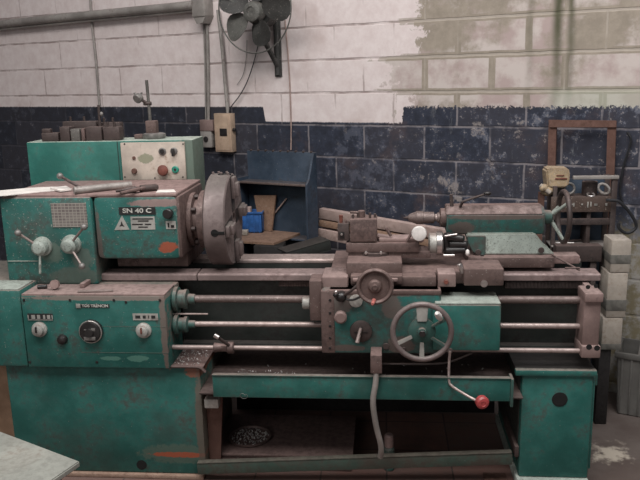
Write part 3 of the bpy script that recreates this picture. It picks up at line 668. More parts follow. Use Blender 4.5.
# round drain / half nut lever dial
c = U(361, 331, AY)
hn = ob('half_nut_dial', B().spin(c, D, [(0, .048), (.01, .047), (.014, .04), (.016, .02)], 32), 'brown_dk', L)
ob('lever_arm', B().cyl(c+Vector((0, -.02, .02)), U(357, 343, 2.945), .007, .009), 'rod', hn)
ob('cross_slot', B().box(c.x-.028, c.x+.028, AY-.0185, AY-.014, c.z-.004, c.z+.003, 0).box(c.x-.005, c.x+.005, AY-.0185, AY-.014, c.z-.02, c.z+.022, 0), 'black', hn)
ob('sight_plate', B().spin(U(356, 300.5, AY), D, [(0, .028), (.008, .028), (.01, .02)], 24), 'plate', ap, 'pale round sight glass')
kn = ob('feed_knob', B().spin(U(341, 315, AY), D, [(0, .02), (.012, .02), (.016, .026), (.035, .027), (.04, .02)], 24), 'brown_lt', L)
a = U(341, 297, 2.96)
fl = ob('feed_lever', B().ball(a, .026, 2, (1, .8, .9)).ball(a+Vector((-.02, -.01, .012)), .013).cyl(a, a+Vector((.0, .06, 0)), .02), 'black', L, 'black feed lever block')
ob('lever_arm', B().tube([a, U(352, 290, 2.93), U(361, 282, 2.93)], .006, 8), 'brown_dk', fl)
ob('lever_arm', B().tube([a, U(352, 300, 2.95), U(366, 294, 2.94)], .005, 8), 'black', fl)
ob('lever_tip', B().ball(U(336, 292, 2.925), .008), 'steel', fl)
ob('drain_plug', disc(386, 346, AY, .014, .008), 'brown_dk', ap)
ob('grease_nipple', disc(404, 349, AY, .009, .008), 'brown_dk', ap)
# apron underside: brake link block and long bent rod
x0_, x1_, z0_, z1_ = rect(370.5, 356, 382, 372, 2.91)
lb_ = ob('link_block', B().box(x0_, x1_, 2.89, 3.04, z0_, z1_+.01, .004), 'brown', L)
rodp = [U(376.5, 371, 2.905), U(375.5, 384, 2.90), U(373, 402, 2.90), U(376, 425, 2.91), U(381, 446, 2.93), U(380.5, 457, 2.95)]
ob('bent_rod', B().tube(rodp, .0125, 12), 'conduit', L, 'long bent grey rod reaching down to the treadle')
ob('link_bar', B().tube([U(382, 364, 3.02), U(430, 364, 3.02), U(449, 362, 3.0), U(472, 353, 3.0)], .005, 8), 'brown_dk', L)
a = U(449, 363, 2.95); rl = ob('drop_lever', B().tube([U(450, 351, 2.95), a, U(449, 380, 2.93), U(452, 386, 2.92), U(466, 395, 2.9), U(476, 400.5, 2.88)], .0058, 10), 'rod', L, 'thin cranked lever with a red knob')
q = U(483.5, 403.5, 2.87)
ob('lever_knob', B().spin(q+Vector((-.01, .02, .006)), Vector((.25, -1, -.05)), [(0, .016), (.008, .027), (.026, .028), (.034, .022), (.036, .012), (.034, .010)], 24), 'red', rl, 'round red knob')
ob('lever_pivot', B().cyl(U(450, 351, 2.95), U(450, 351, 3.0)+Vector((0, .03, 0)), .012), 'brown_dk', rl)

# --- compound rest and tool post
TY = 3.20
x0_, x1_, z0_, z1_ = rect(346, 243, 424, 252, TY)
cr = ob('compound_rest', B().box(x0_, x1_-.02, TY, TY+.12, z0_-.003, z1_, .005).box(x0_+.01, x1_+.03, TY+.01, TY+.11, z0_-.03, z0_, .004), 'brown', L)
ob('swivel_base', B().spin((x0_+.13, TY+.07, .94), (0, 0, 1), [(0, .085), (.018, .085), (.022, .078), (z0_-.025-.94, .078)], 36), 'brown_dk', cr)
ob('compound_body', B().box((x0_+.145), x1_+.0, TY+.015, TY+.10, z1_-.002, z1_+.018, .006), 'brown_lt', cr)
for px in (366, 381): ob('bolt', B().cyl(U(px, 252.5, TY+.0), U(px, 252.5, TY+.0)+Vector((0, -.012, 0)), .007, seg=6), 'steel', cr)
x0_, x1_, z0_, z1_ = rect(350, 219.5, 377, 242, TY)
tp_ = ob('tool_post', B().box(x0_, x1_, TY, TY+.115, z0_, z1_, .004), 'brown', L)
for i, (px, py) in enumerate(((353, 218), (358, 217), (364, 216), (370, 217), (375, 219))):
    p = U(px, py, TY+.03+.015*(i % 3)); p.z = z1_-.004
    ob('clamp_bolt', B().cyl(p, p+Vector((0, 0, .022+.006*(i % 2))), .0065, seg=6), 'brown_dk', tp_)
p = Vector(((x0_+x1_)/2-.01, TY+.057, z1_))
ob('clamp_handle', B().cyl(p, p+Vector((0, 0, .03)), .016).cyl(p+Vector((0, 0, .02)), p+Vector((-.05, -.01, .024)), .006), 'brown', tp_)
x0_, x1_, z0_, z1_ = rect(337.5, 224, 349, 241, TY)
th = ob('tool_holder', B().box(x0_, x1_, TY+.005, TY+.07, z0_, z1_, .003), 'brown_dk', L, 'dark cutting tool holder')
ob('holder_slot', B().box(x0_+.008, x0_+.03, TY+.003, TY+.006, z0_+.01, z0_+.04, .001), 'black', th)
ob('clamp_bolt', B().cyl((x0_+.015, TY+.03, z1_), (x0_+.015, TY+.03, z1_+.035), .007, .009, seg=8), 'maroon', th)
ob('clamp_bolt', B().cyl((x0_+.038, TY+.03, z1_), (x0_+.038, TY+.03, z1_+.012), .006, seg=6), 'brown', th)
ob('slot_highlight', B().cyl((x0_+.018, TY+.004, z0_+.03), (x0_+.018, TY-.002, z0_+.03), .006, seg=6), 'steel', th)  # bright stub put in as the highlight of the slot
# micrometer dial and crank
a = U(430, 244, TY+.03); a = Vector((U(429, 244, TY+.03).x, TY+.05, a.z))
md = ob('compound_dial', B().spin(a, (1, 0, 0), [(0, .040), (.004, .046), (.032, .046), (.034, .043)], 36), 'plate', L, 'grooved compound feed dial')
ob('dial_sleeve', B().spin(a+Vector((.034, 0, 0)), (1, 0, 0), [(0, .052), (.022, .052), (.028, .046), (.029, .02)], 36), 'steel', md, 'bright steel sleeve')
k = a+Vector((.065, 0, 0))
ob('crank', B().box(k.x, k.x+.03, k.y-.025, k.y+.02, k.z-.05, k.z+.045, .01).cyl(k+Vector((.015, -.02, .035)), k+Vector((.085, -.05, .03)), .02, .015).cyl(k+Vector((.015, -.02, -.03)), k+Vector((.095, -.05, -.02)), .018, .014).cyl(k+Vector((.03, -.02, .0)), k+Vector((.10, -.05, .005)), .018, .016), 'black', md, 'black compound crank')
ob('crank_pin', B().cyl(k+Vector((-.005, -.05, -.045)), k+Vector((.045, -.05, -.045)), .006), 'steel', md); ob('crank_pin', B().cyl(k+Vector((.0, -.05, .042)), k+Vector((.055, -.05, .05)), .005), 'steel', md)
ob('crank_end', B().ball(k+Vector((.10, -.06, -.03)), .013, 2, (.7, 1, 1.2)), 'white', md)
ob('ball_knob', B().spin(U(419, 233.5, TY-.02)+Vector((0, .02, 0)), D, [(0, .012), (.004, .030), (.022, .034), (.034, .030), (.036, .022)], 28), 'white', cr, 'round off-white knob')
ob('knob_stem', B().cyl(U(419, 233.5, TY+.0), U(421, 241, TY+.04), .01), 'brown', cr)
ob('tapered_bar', B().cyl(U(377, 236, TY+.05), U(412, 242, TY+.05), .014, .010, seg=10), 'brown_lt', cr)
ob('lock_lever', B().cyl(U(386, 228, TY+.02), U(391, 236, TY+.02), .007, seg=8).cyl(U(407, 241, TY), U(413, 231, TY), .006, seg=8), 'brown', cr)

# --- tailstock
SY = 3.265
x0_, x1_, zz0, zz1 = rect(447, 207.5, 545, 235, SY)
zm = (zz0+zz1)/2; hh = (zz1-zz0)/2
pr_ = [(YC-.065, zz0+.015), (YC-.055, zz0), (YC+.055, zz0), (YC+.065, zz0+.015), (YC+.065, zz1-.03), (YC+.03, zz1), (YC-.035, zz1), (YC-.065, zz1-.03)]
ts = ob('tailstock', B().prism(pr_, 'x', x0_, x1_, .006), 'green_rough', L)
b = B(); b.prism([(YC-.068, zz0+.06), (YC-.068, zz1-.028), (YC-.036, zz1+.004), (YC+.031, zz1+.004), (YC+.068, zz1-.028), (YC+.060, zz1-.05)], 'x', x0_+.004, x1_-.012, .002)
ob('barrel_top', B().prism([(YC-.067, zz1-.032), (YC-.036, zz1+.003), (YC+.031, zz1+.003), (YC+.067, zz1-.032)], 'x', x0_-.003, x1_-.01, .003), 'brown', ts, 'grimy brown barrel top')
b.bm.free()
ob('barrel_nose', B().spin((x0_-.028, YC, zc), (1, 0, 0), [(0, .036), (.004, .043), (.03, .043)], 28), 'brown', ts)
# body: front web
a1, a2, a3, a4 = U(466, 235, SY), U(530, 235, SY), U(556, 258, SY), U(470, 258, SY)
zb_ = .935
b = B(); b.prism([(a1.x, zz0+.01), (a1.x+.005, zz0-.02), (a1.x+.03, zz0-.062), (a4.x+.04, zb_), (a3.x-.005, zb_), (a3.x-.05, zz0-.05), (a2.x+.02, zz0+.01)], 'y', SY-.01, YC+.08, .006)
ob('tailstock_body', b, 'green_pale', ts)
ob('corner_post', B().prism([(a1.x+.002, zz0), (a1.x+.006, zz0-.03), (a1.x+.03, zz0-.075), (a1.x+.06, zb_), (a1.x+.085, zb_), (a1.x+.085, zz0)], 'y', SY-.018, SY+.05, .003), 'green_side', ts)
for px, py in ((478, 252), (541, 250)): ob('bolt_boss', disc(px, py, SY-.015, .013, .008), 'brown_dk', ts)
bt = ob('tailstock_base', B().box(a4.x-.015, U(554, 262, 3.22).x, 3.205, 3.48, .888, .936, .006), 'brown', ts)
ob('set_screw', disc(482, 256, SY-.03, .008, .006), 'black', ts)
x_, xx_, z_, zz_ = rect(553, 258, 580, 264, 3.28)
ob('clamp_plate', B().box(x_-.01, xx_, 3.28, 3.36, .886, .925, .006), 'brown_lt', ts)
ob('release_rod', B().cyl(U(551, 254, 3.22), U(580, 270.5, 3.16), .0045, seg=8).cyl(U(565, 268, 3.16), U(580, 268, 3.16), .004, seg=8), 'brown', ts)
# quill, arbor, drill chuck
ob('quill', B().cyl((x0_-.04, YC, zc), (x0_, YC, zc), .024), 'rod_dk', ts)
xc0, xc1 = U(410, 219, YC).x, U(432, 219, YC).x
dc = ob('drill_chuck', B().spin((xc1+.012, YC, zc), (-1, 0, 0), [(0, .018), (.004, .026), (.05, .027), (.052, .030), (.082, .030), (.086, .027), (xc1-xc0+.008, .020), (xc1-xc0+.02, .012)], 28), 'rod_dk', ts, 'drill chuck')
ob('chuck_jaws', B().cyl((xc0-.004, YC, zc), (xc0-.03, YC, zc), .009, .003), 'brown_dk', dc)
ob('arbor', B().cyl((xc1+.01, YC, zc), (x0_-.03, YC, zc), .015, .019), 'rod', dc)
# tailstock handwheel
wx = U(559, 217, YC).x
tw = ob('tailstock_handwheel', B().ring((wx+.02, YC, zc), (1, 0, .0), .112, .012, 48, 12), 'brown_dk', L, 'grimy tailstock handwheel seen edge on')
ob('wheel_hub', B().spin((x1_-.012, YC, zc), (1, 0, 0), [(0, .05), (.01, .046), (.02, .032), (.05, .03), (.056, .02)], 28), 'green_side', tw)
for i in range(3):
    t = R(45+120*i); ob('spoke', B().cyl((x1_+.03, YC, zc), (wx+.018, YC-math.sin(t)*.105, zc+math.cos(t)*.105), .009, .007, seg=10), 'green_pale', tw)
# clamp lever on top
p = U(452, 207, YC-.02)
cl2 = ob('quill_clamp_lever', B().cyl((p.x, YC-.03, zz1-.02), (p.x-.006, YC-.03, zz1+.055), .009, .007), 'brown_dk', ts)
ob('lever_arm', B().cyl(U(463, 201.5, YC-.06), U(484, 194.5, YC-.06), .005, seg=8).cyl(U(463, 201.5, YC-.06), Vector((U(463, 201.5, YC-.06).x-.01, YC-.04, zz1)), .006, seg=8), 'brown_dk', cl2)
ob('lever_ball', B().ball(U(487.5, 193.5, YC-.06), .010, 2, (1.8, 1, .9)), 'black', cl2)

# --- electrical cabinet behind the headstock
EY = 3.64
x0_, x1_, _, z1_ = rect(28, 141, 205, 180, EY); EZ = U(110, 141, EY).z
ec = ob('electrical_cabinet', B().box(x0_, U(193, 150, EY).x, EY, EY+.22, .84, EZ, .006), 'green_cab', L)
ob('cabinet_support', B().box(x0_+.1, x1_-.1, 3.59, 3.85, .45, .86, .003), 'green_dark', L)
xx = U(119, 160, EY).x
ob('cabinet_seam', B().box(xx-.003, xx, EY-.0015, EY, .9, EZ-.002, 0), 'green_dark', ec)
px0_, px1_, pz0_, pz1_ = rect(122.5, 142, 186, 179.5, EY)
cp = ob('control_panel', B().box(px0_, px1_, EY-.014, EY, pz0_, pz1_, .003), 'panel', ec, 'cream switch panel')
xx = U(142.5, 160, EY).x; ob('panel_seam', B().box(xx-.001, xx+.001, EY-.0148, EY-.014, pz0_+.003, pz1_-.003, 0), 'panel', ec)
PY = EY-.014
def pd(px, py, r, t, mat, name, lab=None, prof=None):
    return ob(name, B().spin(U(px, py, PY), D, prof or [(0, r), (t*.7, r), (t, r*.8)], 24), mat, ec, lab)
pd(162.5, 151.5, .019, .008, 'grey', 'selector_switch'); pd(162.5, 151, .012, .02, 'black', 'switch_cap')
pd(174, 151, .018, .008, 'grey', 'selector_switch'); 
a = U(174, 151.5, PY); ob('switch_handle', B().box(a.x-.006, a.x+.006, PY-.03, PY-.006, a.z-.022, a.z+.016, .003), 'black', ec)
pd(164, 170, .027, .03, 'maroon', 'emergency_stop', 'large brown-red mushroom button', [(0, .014), (.014, .014), (.015, .026), (.022, .028), (.03, .024), (.034, .012)])
pd(175.5, 169.5, .018, .01, 'lens_green', 'start_button', 'green start button'); pd(175.5, 169.5, .007, .014, 'black', 'start_button_cap')
pd(134.5, 171, .014, .012, 'rust', 'indicator_lamp'); pd(134, 158, .009, .006, 'rust', 'indicator_lamp')
for px, py in ((124.5, 144), (183, 144), (125, 177), (155, 178), (183, 177)): pd(px, py, .004, .002, 'black', 'screw')

# --- foot treadle
a, c = U(197, 463, 2.975), U(512, 452.5, 3.0)
bm = bmesh.new()
dv = c-a; Lb = dv.length; T = Matrix.Translation(a) @ dv.to_track_quat('X', 'Z').to_matrix().to_4x4()
box(bm, 0, Lb, -.006, .03, -.006, 0, .001, T); box(bm, 0, Lb, -.006, 0, -.055, 0, .001, T)
fp = ob('foot_treadle', bm, 'treadle', L, 'long grimy foot treadle bar near the floor')
p = U(207, 393, 3.02)
ob('treadle_arm', B().prism([(-.815, .0), (-.765, .0), (-.735, .38), (-.815, .38)], 'y', 3.06, 3.08), 'rust', fp, 'rusty red treadle arm')
ob('treadle_arm', B().box(.555, .574, 3.0, 3.3, .09, .14, .003), 'brown_dk', fp)
# perforated lug under the left pedestal corner
x0_, x1_, z0_, z1_ = rect(204, 400, 218, 409, 2.98); ob('lug', B().box(x0_, x1_, 2.985, 3.03, z0_, z1_, .003), 'plate', L, 'small grey speckled lug')

# ------------------------------------------------------------------ things lying on the lathe
def thing(name, b, mat, label, cat, group=None): return tag(ob(name, b, mat), label, cat, group)
ZT = HT+.008
b = B(); 
pts = [UZ(*q, ZT) for q in ((-8, 196.8), (8, 196), (40, 192.5), (71, 190), (64, 187.5), (52, 187.5), (30, 188.5), (-8, 192))]
prism(b.bm, [(p.x, p.y) for p in pts], 'z', ZT+.001, ZT+.004)
thing('paper_sheet', b, 'paper', 'white paper sheet lying flat on the left of the headstock top', 'paper')
b = B(); pts = [UZ(*q, ZT+.006) for q in ((50, 189), (66, 187), (72, 190), (60, 191.5))]
prism(b.bm, [(p.x, p.y) for p in pts], 'z', ZT+.0045, ZT+.012)
thing('folded_paper', b, 'paper', 'small folded white paper on top of the larger sheet', 'paper')
# pipe on top
a, c = U(74, 189.5, 3.22), U(132, 184, 3.34); a.z = c.z = ZT+.0175
e0 = UZ(74, 190.5, ZT+.017); e1 = UZ(131, 184.5, ZT+.017)
b = B(); b.spin(e0, e1-e0, [(0, .011), (0, .0155), (.004, .0165), ((e1-e0).length, .0155), ((e1-e0).length, .011)], 20)
tb = empty('box_spanner', (e0.x, e0.y, ZT), 'long grey tubular box spanner lying across the headstock top', 'tool')
ob('tube', b, 'conduit', tb)
q = UZ(60, 176, ZT+.09); p = e0+Vector((.004, 0, .0))
tk = empty('ball_lever', (p.x, p.y+.02, ZT), 'black rod with a round ball end leaning over the spanner tube on the headstock', 'tool')
p2 = UZ(77, 188.5, ZT+.02)+Vector((0, .035, 0)); q = U(60, 176, p2.y+.02)
ob('rod', B().cyl(p2, q, .007, seg=10), 'brown_dk', tk); ob('ball', B().ball(q, .015, 3), 'grey', tk)
e0 = UZ(116, 191, ZT+.016); e1 = UZ(158, 187, ZT+.016)
d = (e1-e0); 
ck = empty('chuck_key', (e0.x, e0.y, ZT), 'dark chuck key with stepped grips lying on the right of the headstock top', 'tool')
Ld = d.length
ob('shank', B().spin(e0, d, [(0, .006), (.03, .008), (.05, .015), (.085, .016), (.09, .010), (Ld*.55, .010), (Ld*.58, .016), (Ld-.01, .015), (Ld, .01)], 16), 'brown_dk', ck)
e2 = UZ(137, 189, ZT+.02); ob('cross_bar', B().cyl(e2+Vector((-.05, -.07, -.008)), e2+Vector((.03, .05, 0)), .008, seg=10), 'brown', ck)
b = B(); pts = [UZ(*q, ZT) for q in ((156, 193), (176, 192.5), (174, 190), (158, 190.5))]; prism(b.bm, [(p.x, p.y) for p in pts], 'z', ZT+.001, ZT+.003)
thing('rag_scrap', b, 'paper', 'pale scrap lying at the right end of the headstock top', 'scrap')
# on the feed gearbox
ZG = gz1+.006
def flat(name, q0, q1, w, t, mat, label, cat, z=ZG):
    a, c = UZ(*q0, z), UZ(*q1, z); d = c-a; T = Matrix.Translation(a) @ Matrix.Rotation(math.atan2(d.y, d.x), 4, 'Z')
    return thing(name, B().box(0, d.length, -w/2, w/2, .001, t, .001, mat=T), mat, label, cat)
flat('steel_strip', (78, 292.5), (113, 291.5), .014, .008, 'rod', 'thin bright steel strip lying on the feed gearbox', 'steel strip')
flat('square_bar', (82, 288), (92, 281.5), .02, .02, 'brown_lt', 'short square iron bar pointing away on the feed gearbox', 'iron bar')
a = UZ(56, 289, ZG)
thing('ring_nut', B().spin(a+Vector((0, 0, .022)), (.1, -1, .2), [(0, .009), (0, .02), (.018, .02), (.018, .009)], 20), 'brown_lt', 'small bored ring standing on the feed gearbox top', 'ring')
a = UZ(42, 289, ZG); thing('rubber_stub', B().cyl(a+Vector((-.02, 0, .009)), a+Vector((.02, .01, .009)), .009), 'black', 'small black stub lying at the left of the feed gearbox top', 'stub')

# on the electrical cabinet
ZE = EZ+.001
def eb_(px0, px1, pytop, yo, dep, mat, label, name='steel_block', extra=None):
    Y = EY+yo; x0, x1, _, z1 = rect(px0, pytop, px1, pytop+1, Y); 
    b = B().box(x0, x1, Y, Y+dep, ZE, z1, .004)
    if extra == 'step': b.box(x0, (x0*.5+x1*.5), Y+dep*.2, Y+dep*.8, z1-.002, z1+.02, .003)
    if extra == 'bolt':
        for t in (.2, .6): p = Vector((x0+(x1-x0)*t, Y+dep/2, z1-.001)); b.cyl(p, p+Vector((0, 0, .025)), .006, seg=6)
    return thing(name, b, mat, label, 'steel block', 'iron blocks on top of the electrical cabinet')
eb_(41, 58, 133, .02, .05, 'brown_dk', 'low dark iron block at the far left of the cabinet top', extra='step')
eb_(59, 69, 127, .015, .07, 'brown_dk', 'square brown iron block second from the left on the cabinet top')
eb_(70, 79, 129, .01, .06, 'grime_grey', 'greyish upright block between brown blocks on the cabinet top')
eb_(80.5, 84, 128.5, .012, .06, 'brown', 'narrow pale iron slip standing in the row on the cabinet top')
eb_(85, 101, 127, .015, .07, 'brown_dk', 'wide dark block in the middle of the row on the cabinet top')
eb_(102.5, 119, 127, .015, .06, 'brown_dk', 'brown block at the right of the row on the cabinet top', extra='bolt')
eb_(62, 96, 121.5, .12, .05, 'brown_dk', 'long dark bar with two bolts standing behind the row of blocks on the left', extra='bolt')
eb_(98, 120, 122.5, .12, .05, 'brown_dk', 'dark bar behind the right end of the row of blocks', extra='bolt')
# upright dark rod
a = U(98.5, 105, EY+.1); c = Vector((U(101.5, 135, EY+.1).x, EY+.1, ZE))
rr = empty('scriber', (c.x, c.y, ZE), 'thin dark rod standing upright between the blocks on the cabinet top', 'tool')
ob('rod', B().tube([a, U(100, 125, EY+.1), U(101, 130, EY+.1)], .007, 8), 'brown_dk', rr)
ob('foot', B().tube([U(101, 129, EY+.1), U(104, 134, EY+.098), Vector((U(108, 140, EY+.09).x, EY+.095, ZE+.006))], .008, 8), 'black', rr)
ob('clip', B().ball(U(101.5, 114, EY+.09), .009, 2, (1, 1, 1.4)), 'grey', rr)
# magnetic base
c = U(153, 137, EY+.12); c = Vector((c.x, EY+.12, ZE))
mb = empty('magnetic_stand', tuple(c), 'magnetic indicator stand with round foot and thin post on the cabinet top', 'tool')
ob('foot', B().spin(c+Vector((.01, -.01, 0)), (0, 0, 1), [(0, .055), (.012, .06), (.024, .058), (.028, .045)], 32), 'grey', mb)
ob('side_plate', B().box(c.x-.09, c.x-.02, c.y-.03, c.y+.02, ZE, ZE+.022, .003), 'brown', mb)
ob('block', B().box(c.x-.028, c.x+.026, c.y-.025, c.y+.025, ZE+.026, ZE+.09, .004), 'brown', mb)
a = U(146.5, 80, EY+.12)
ob('post', B().cyl(Vector((a.x+.004, EY+.12, ZE+.085)), Vector((a.x, EY+.12, a.z)), .008, seg=10), 'grime_grey', mb)
q = U(147.5, 103.5, EY+.12); q2 = U(138.5, 98, EY+.10)
cb_ = ob('clamp', B().cyl(q+Vector((-.02, 0, 0)), q+Vector((.02, 0, 0)), .010).cyl(q, q2, .008), 'brown_dk', mb)
ob('indicator', B().cyl(q2+Vector((-.006, -.014, -.006)), q2+Vector((.004, .012, .004)), .024).cyl(q2, q2+Vector((-.02, 0, .028)), .006, seg=8).cyl(q2, q2+Vector((.02, 0, .028)), .005, seg=8), 'grey', mb)

# ------------------------------------------------------------------ fan and wall services (wall frame)
def W(name, b, mat, parent=None, label=None): return ob(name, b, mat, parent, label, T=WM)
def wtube(pts, off, r, seg=8, smooth=True): return B().tube([wl(x, y, off) for x, y in pts], r, seg, smooth)
c = wl(254.5, 12, .24); base = wl(279, 70, 0)
fan = empty('wall_fan', tuple(WM @ Vector((base.x, -.02, base.z))), 'grey industrial wall fan with broad blades on a bracket high on the wall', 'fan')
FN = Vector((0, -1, 0))
gc = wl(254, 8.5, .27)
W('guard_ring', B().ring(gc, FN, .262, .0045, 64, 8), 'fan_metal', fan)
for a_ in (35, 80, 125, 160):
    d_ = Vector((math.cos(R(a_)), 0, math.sin(R(a_)))); W('guard_spoke', B().cyl(gc+d_*.262, c+Vector((0, .03, 0))+d_*.05, .004, seg=6), 'fan_metal', fan)
W('hub', B().spin(c+Vector((0, .03, 0)), FN, [(0, .062), (.05, .064), (.066, .058), (.072, .045), (.074, .03), (.068, .028)], 36), 'fan_metal', fan)
W('motor', B().spin(c+Vector((0, .16, 0)), FN, [(0, .06), (.02, .085), (.11, .085), (.12, .06)], 32), 'fan_dark', fan)
def blade(ang, mat, ln=.21, wd=.085):
    bm = bmesh.new(); a = R(ang); N = 18
    outl = []
    for i in range(N):
        t = 2*math.pi*i/N; u = .06+ln/2+math.cos(t)*ln/2; v = math.sin(t)*wd*(0.75+.35*(u-.06)/ln)
        outl.append((u, v))
    T = Matrix.Translation(c) @ Matrix.Rotation(-a, 4, 'Y') @ Matrix.Rotation(R(20), 4, 'X')
    f_ = [bm.verts.new((u, -.0015-.02*(v/wd)**2, v)) for u, v in outl]; g_ = [bm.verts.new((u, .0015-.02*(v/wd)**2, v)) for u, v in outl]
    ca = bm.verts.new((.06+ln/2, -.0015, 0)); cb = bm.verts.new((.06+ln/2, .0015, 0))
    for i in range(N):
        j = (i+1) % N; bm.faces.new((f_[i], f_[j], ca)); bm.faces.new((g_[j], g_[i], cb)); bm.faces.new((f_[i], g_[i], g_[j], f_[j]))
    bmesh.ops.recalc_face_normals(bm, faces=bm.faces); bmesh.ops.transform(bm, verts=bm.verts, matrix=T)
    return W('blade', bm, mat, fan)
blade(212, 'fan_metal', .18, .1); blade(10, 'fan_dark', .2, .1); blade(152, 'fan_dark', .2, .1); blade(82, 'fan_dark', .2, .1); blade(293, 'fan_dark', .15, .1)
# guard wires from the hub outward at the top
p1 = wl(279, 72, .0)
W('bracket', B().box(p1.x-.026, p1.x+.026, -.012, 0, p1.z-.03, p1.z+.36, .003), 'fan_dark', fan)
W('bracket_arm', B().cyl(Vector((p1.x, -.01, p1.z+.03)), wl(264, 40, .16), .016, seg=10), 'fan_dark', fan)
W('bracket_arm', B().cyl(Vector((p1.x+.0, -.014, p1.z-.02)), Vector((p1.x+.005, -.02, p1.z+.34)), .015, seg=10), 'fan_dark', fan)
W('bracket_arm', B().cyl(Vector((p1.x, -.02, p1.z+.32)), c+Vector((.04, .10, 0)), .016, seg=10), 'fan_dark', fan)
W('yoke', B().box(wl(262, 34, .15).x-.05, wl(262, 34, .15).x+.05, -.2, -.12, wl(262, 36, .15).z-.03, wl(262, 24, .15).z, .02), 'fan_dark', fan)
tag(W('fan_cable', wtube([(258, 46), (253, 65), (247, 82), (240, 95), (231, 107), (229, 113)], .03, .0035, 6), 'rubber'), 'thin dark cable curving from the fan down to the beige switch box', 'cable')
tag(W('fan_cable', wtube([(247, 40), (246, 60), (243, 75), (237, 85)], .012, .0022, 6), 'conduit'), 'thin pale wire hanging on the whitewashed wall below the fan', 'cable')

# big pipe top left
a, c2 = wl(-60, 37.5, .06), wl(196, 8, .06)
pp = empty('wall_pipe', tuple(WM @ Vector((c2.x, -.06, c2.z))), 'thick grey pipe running along the top left of the wall', 'pipe')
W('pipe_run', B().tube([wl(-70, 31.5, .06), wl(60, 18, .06), wl(196, 5, .06)], .030, 14, False), 'conduit', pp)
W('pipe_bead', B().tube([wl(-70, 36.5, .05), wl(60, 23.5, .05), wl(196, 10.5, .05)], .010, 8, False), 'conduit', pp)
a = wl(203, 8, .05)
jb_ = ob('junction_box', B().box(a.x-.06, a.x+.05, -.10, 0, a.z-.06, a.z+.16, .012).prism([(a.x-.06, a.z-.05), (a.x+.05, a.z-.05), (a.x+.02, a.z-.10), (a.x-.03, a.z-.10)], 'y', -.09, 0), 'conduit', T=WM)
tag(jb_, 'grey junction box where the thick pipe ends beside the fan', 'junction box')
def cond(name, pts, off, r, label, mat='conduit', cat='conduit'):
    return tag(W(name, wtube(pts, off, r, 8, len(pts) > 2), mat), label, cat)
cond('conduit', [(206.5, 14), (208, 60), (208.5, 120)], .015, .0105, 'thin vertical grey conduit running down to the small socket box')
cond('conduit', [(203.5, 14), (205, 60), (206, 120)], .012, .006, 'thinnest vertical conduit just left of the socket box feed')
cond('conduit', [(218, 10), (222, 45), (225, 80), (228, 113)], .028, .0125, 'slightly slanted grey conduit running down to the beige switch box')
cond('conduit', [(89, -30), (91.5, 19), (96, 62), (99.5, 107)], .018, .0085, 'long thin conduit crossing the whitewashed wall at the left', 'conduit')
cond('conduit', [(285, 20), (289, 70), (291, 122), (291, 150)], .008, .0045, 'faint thin conduit on the wall right of the fan bracket', 'timber')
# switch boxes
def wrect(x0, y0, x1, y1, off):
    a = wl(x0, (y0+y1)/2, off).x; b_ = wl(x1, (y0+y1)/2, off).x; return a, b_, wl((x0+x1)/2, y1, off).z, wl((x0+x1)/2, y0, off).z
a0, a1, z0_, z1_ = wrect(214.5, 113.5, 231, 152, .055)
sb = empty('switch_box', tuple(WM @ Vector(((a0+a1)/2, -.04, z0_))), 'tall beige metal switch box on the navy wall below the fan', 'switch box')
T_ = Matrix.Identity(4)
W('enclosure', B().box(a0, a1, -.055, 0, z0_, z1_, .004), 'switchbox', sb)
W('cover_plate', B().box(a0+.012, a1-.012, -.059, -.055, z0_+.012, z1_-.012, .002), 'switchbox', sb)
s0, s1, s2, s3 = wrect(220, 128.5, 227, 136, .059); W('toggle', B().box(s0, s1, -.063, -.059, s2, s3, .001), 'black', sb, 'small dark square switch')
W('side_knob', B().cyl(Vector((a1, -.03, (z0_+z1_)/2+.02)), Vector((a1+.02, -.03, (z0_+z1_)/2+.02)), .012), 'black', sb)
a0, a1, z0_, z1_ = wrect(200.5, 131, 211.5, 147.5, .05)
so = empty('socket_box', tuple(WM @ Vector(((a0+a1)/2, -.02, z0_))), 'small grey socket box with brown cap left of the beige switch box', 'socket box')
W('enclosure', B().box(a0, a1, -.05, 0, z0_, z1_, .004), 'conduit', so)
W('dark_insert', B().spin(Vector(((a0+a1)/2, -.05, (z0_+z1_)/2)), FN, [(0, .02), (.004, .02), (.006, .014)], 20), 'black', so)
c0, c1, d0, d1 = wrect(199.5, 120, 212.5, 130, .055); W('cap', B().box(c0, c1, -.055, 0, z1_, d1, .004), 'brown_lt', so, 'brown cap')

# ------------------------------------------------------------------ blue steel stand behind the chuck (stands parallel to the wall)
SF, SB = .50, .38
sx0, sx1 = wl(239, 200, SF).x, wl(307.5, 200, SF).x
ZB1 = wl(278, 151, SB).z; ZS = wl(278, 183.5, SF).z; zpl = .80
p = WM @ Vector(((sx0+sx1)/2, -.44, FL))
st = empty('steel_stand', tuple(p), 'dark blue steel stand with open compartment behind the chuck', 'stand')
W('back_sheet', B().box(sx0, sx1-.012, -SB-.012, -SB, FL, ZB1, .002), 'blue', st)
W('top_shelf', B().box(sx0, sx1-.012, -SF, -SB-.012, ZS-.004, ZS, .001), 'blue', st)
W('shelf_edge', B().box(sx0, sx1-.012, -SF-.004, -SF, ZS-.010, ZS+.003, .001), 'rod_dk', st, 'worn pale front edge of the shelf')
W('side_sheet', B().prism([(-SF, FL), (-SB, FL), (-SB, ZB1), (-SB-.03, ZB1), (-SF+.03, ZS+.03), (-SF, ZS)], 'x', sx1-.012, sx1), 'blue', st)
W('side_sheet', B().box(sx0-.012, sx0, -SF, -SB, FL, ZS+.02, .002), 'blue', st)
W('lower_shelf', B().box(sx0, sx1-.012, -SF, -SB-.012, zpl-.024, zpl-.0135, .001), 'blue', st)
